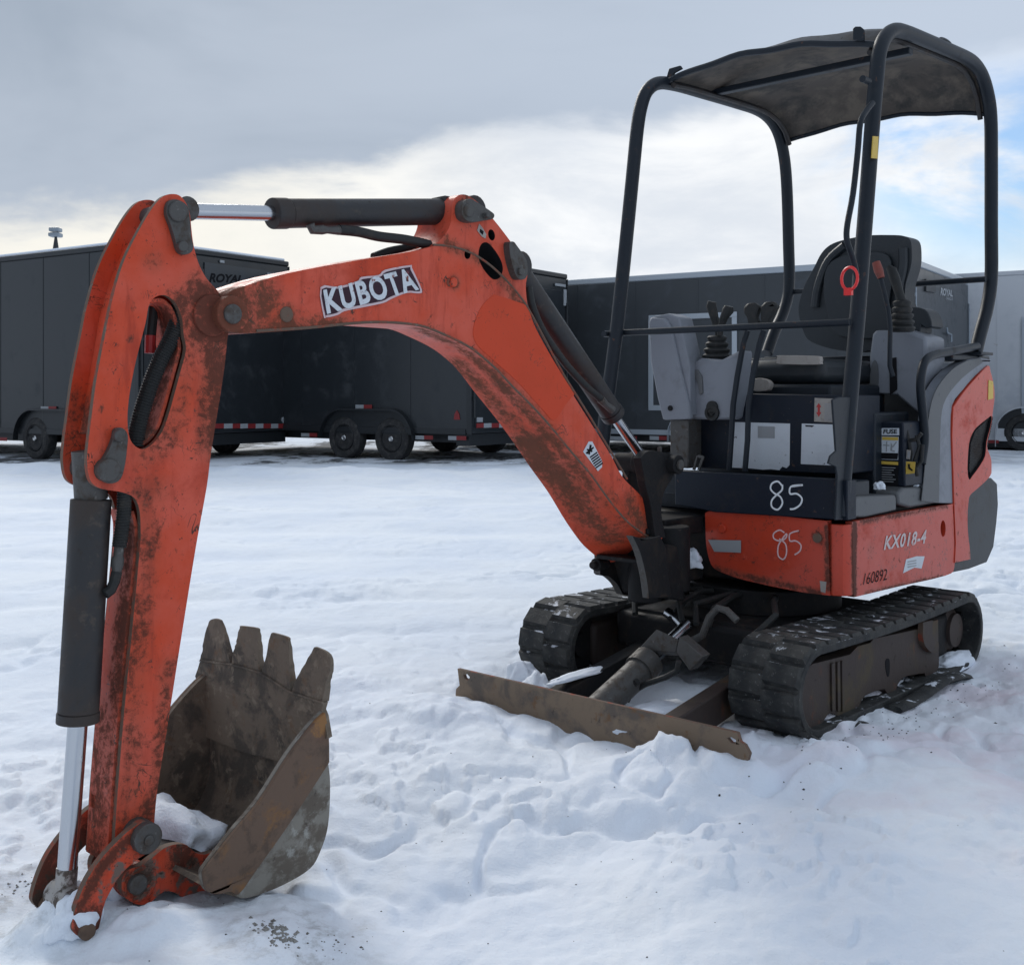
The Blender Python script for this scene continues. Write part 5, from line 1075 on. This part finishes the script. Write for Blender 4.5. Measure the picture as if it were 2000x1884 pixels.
def lug(pxs, y, x=None):
    o = [fx(a, b, x) for a, b in pxs] if x is not None else [fy(a, b, y) for a, b in pxs]
    cxy = Vector(sum(o, Vector())/len(o)); dv = Vector((-.012, 0, 0)) if x is not None else Vector((0, -.012, 0))
    MB().plate([o], lambda v: v+dv).build('lifting_lug', M_black, EX, .003)
lug([(1665, 78), (1665, 56), (1670, 52), (1680, 52), (1687, 58), (1687, 80)], None, -1.14); lug([(1301, 152), (1306, 134), (1328, 128), (1332, 134), (1316, 143), (1314, 150)], None, -1.14)
MB().tube(path_y([(1832, 88), (1836, 76), (1846, 78), (1856, 86), (1858, 96)], .5, 3), .006, 8).build('lamp_bracket', M_black, EX)
for (a, b) in ((1246, 248),): 
    q = fy(a, b, -.50); MB().cyl((q.x, -.5, q.z), (q.x+.03, -.5, q.z), .013, 10).build('retainer_bolt', M_black, EX)
q = fy(1704, 158, .50); MB().cyl((q.x, .485, q.z), (q.x+.05, .485, q.z), .013, 10).build('retainer_bolt', M_black, EX)
q = fy(1197, 652, -.50); MB().cyl((q.x-.01, -.52, q.z), (q.x+.035, -.52, q.z), .013, 10).build('retainer_bolt', M_black, EX)
mb = MB(); mb.plate([[fy(a, b, .5165) for a, b in ((1706, 266), (1716, 267), (1714, 310), (1703, 309))]], lambda v: v-Vector((0, .004, 0))); mb.build('pillar_sticker', M_yel, EX)
# bars
MB().tube([fy(1660, 629, .485), fy(1213, 650, -.485)], .0135, 12).build('front_bar', M_black, EX)
MB().tube([Vector((-2.225, .485, 1.603)), Vector((-2.225, -.485, 1.603))], .0135, 12).build('rear_bar', M_black, EX)
gp = [fy(p[0], p[1], .50)+Vector((.0, .0, 0)) for p in cr([(1704, 204), (1690, 222), (1680, 244), (1675, 300), (1666, 380), (1655, 440), (1654, 470), (1662, 495), (1668, 515), (1673, 540)], 4, False)]
MB().tube([v+Vector((.02, .01, 0)) for v in gp], .011, 12).build('grab_handle', M_black, EX)
hr = [fy(p[0], p[1], .50) for p in cr([(1908, 676), (1870, 684), (1830, 692), (1810, 702), (1801, 722), (1798, 760), (1804, 820), (1806, 860), (1800, 905)], 5, False)]
MB().tube([v+Vector((.0, .0, 0)) for v in hr], .0175, 14).build('side_handrail', M_black, EX, smooth=60)
# --- separate things on the machine -------------------------------------------------
tie = [fx(1672+17*math.cos(t), 545+19*math.sin(t), -.86) for t in [2*math.pi*k/24 for k in range(24)]]
b_ = fy(1672, 545, .53); off = Vector((b_.x+.03, .52, b_.z))
tie = [off+Vector((math.cos(t)*.012, math.cos(t)*.036, math.sin(t)*.040)) for t in [2*math.pi*k/24 for k in range(24)]]
mb = MB(); mb.tube(tie, .0055, 8, closed=True); lo = off+Vector((0, -.004, -.045)); mb.box(lo.x-.008, lo.x+.008, lo.y-.014, lo.y+.014, lo.z-.014, lo.z+.012)
to = loc_place(mb.build('cable_tie', M_red)); tag(to, 'bright red plastic cable tie looped round the grab handle and near canopy pillar', 'cable tie')
def clump(name, lab, c, rx, ry, rz, seed, squash=.0, pts=None, group=None):
    rs = random.Random(seed); bm = bmesh.new(); bmesh.ops.create_icosphere(bm, subdivisions=4, radius=1)
    import mathutils
    for v in bm.verts:
        n_ = mathutils.noise.noise(v.co*1.7+Vector((seed*3.1, 0, 0)))*.35+mathutils.noise.noise(v.co*5+Vector((seed, 2, 0)))*.12
        v.co = Vector((v.co.x*rx, v.co.y*ry, max(v.co.z, -.35)*rz))*(1+n_)
    for f in bm.faces: f.smooth = True
    me = bpy.data.meshes.new(name); bm.to_mesh(me); bm.free(); me.materials.append(M_snow2)
    o = bpy.data.objects.new(name, me); C.objects.link(o)
    wx, wy = mw(c[0], c[1]); o.location = (wx, wy, c[2]); o.rotation_euler = (0, 0, RZ)
    tag(o, lab, 'snow', group); return o
clump('snow_clump', 'snow heaped inside the mouth of the rusty bucket', (1.42, -.16, -.005), .10, .15, .085, 1)
clump('snow_clump', 'small wedge of snow on the frame between swing bracket and orange front panel', (-.80, -.12, .44), .04, .05, .05, 2)
clump('snow_clump', 'long ridge of snow along the left arm of the dozer blade', (-.24, -.2, .094), .19, .034, .010, 3)
clump('snow_clump', 'snow piled beside the white tag, on the rearmost step block', (-1.52, .44, .735), .05, .04, .03, 4)
clump('snow_clump', 'little round dab of snow on the front step block', (-1.25, .44, .735), .022, .022, .022, 5)
clump('snow_clump', 'snow packed behind the dozer blade, right of its cylinder', (-.22, .12, .0), .20, .10, .045, 6)
clump('snow_clump', 'snow block against the front of the farther track', (-.24, -.50, .01), .06, .07, .075, 7)
clump('snow_clump', 'snow stuffed inside the rear loop of the nearer track', (-1.70, .55, .0), .13, .05, .045, 8)
clump('snow_clump', 'rounded snow lump at the front lower corner of the nearer track', (-.28, .70, .0), .05, .045, .035, 9)
clump('snow_clump', 'snow lump caught between the two bucket link arms', (1.60, -.08, -.03), .05, .05, .06, 11)
clump('snow_clump', 'snow lump between bucket cylinder rod and near link arm', (1.74, .0, -.05), .06, .04, .06, 12)
# gritty stones: nobody could count them
def stones(name, lab, spots_, seed, m):
    rs = random.Random(seed); mb = MB()
    for (cx_, cy_, sx, sy, cnt, r0, r1) in spots_:
        for k in range(cnt):
            x, y = rs.gauss(cx_, sx), rs.gauss(cy_, sy); wx, wy = mw(x, y); z = ground_z(wx, wy); r = rs.uniform(r0, r1)
            vs = []; d = [(1, 0, 0), (-1, 0, 0), (0, 1, 0), (0, -1, 0), (0, 0, 1), (0, 0, -1), (.6, .6, .5), (-.6, .6, .4), (.6, -.6, .4), (-.6, -.6, .5)]
            base = d[:6]; vs = [(wx+a*r*rs.uniform(.7, 1.3), wy+b*r*rs.uniform(.7, 1.3), z+c*r*rs.uniform(.5, .9)) for a, b, c in base]
            mb.add(vs, [(0, 2, 4), (2, 1, 4), (1, 3, 4), (3, 0, 4), (2, 0, 5), (1, 2, 5), (3, 1, 5), (0, 3, 5)])
    o = mb.build(name, m, smooth=0); tag(o, lab, 'gravel', kind='stuff'); return o
M_stone = mat('grey_grit_stone', (.27, .26, .24), .9, 0, [((.08, .07, .06), 30, .45, .6, .8)], .3); M_soil = mat('black_soil_crumb', (.03, .026, .022), .9)
stones('gravel', 'grey gravel lying exposed in the snow beside the bucket', [(1.47, .37, .018, .028, 110, .002, .007), (1.40, .46, .04, .03, 26, .0015, .004), (1.70, -.36, .035, .05, 34, .0015, .005)], 3, M_stone)
stones('soil_crumbs', 'tiny dark crumbs of soil scattered over the snow', [(1.35, .5, .45, .4, 45, .001, .003), (.9, .0, .6, .5, 30, .001, .003), (1.6, -.3, .25, .3, 30, .001, .003), (-.9, .74, .6, .06, 110, .002, .005), (.2, .7, .7, .6, 22, .001, .003), (-2.2, 1.0, .4, .3, 10, .004, .008)], 5, M_soil)
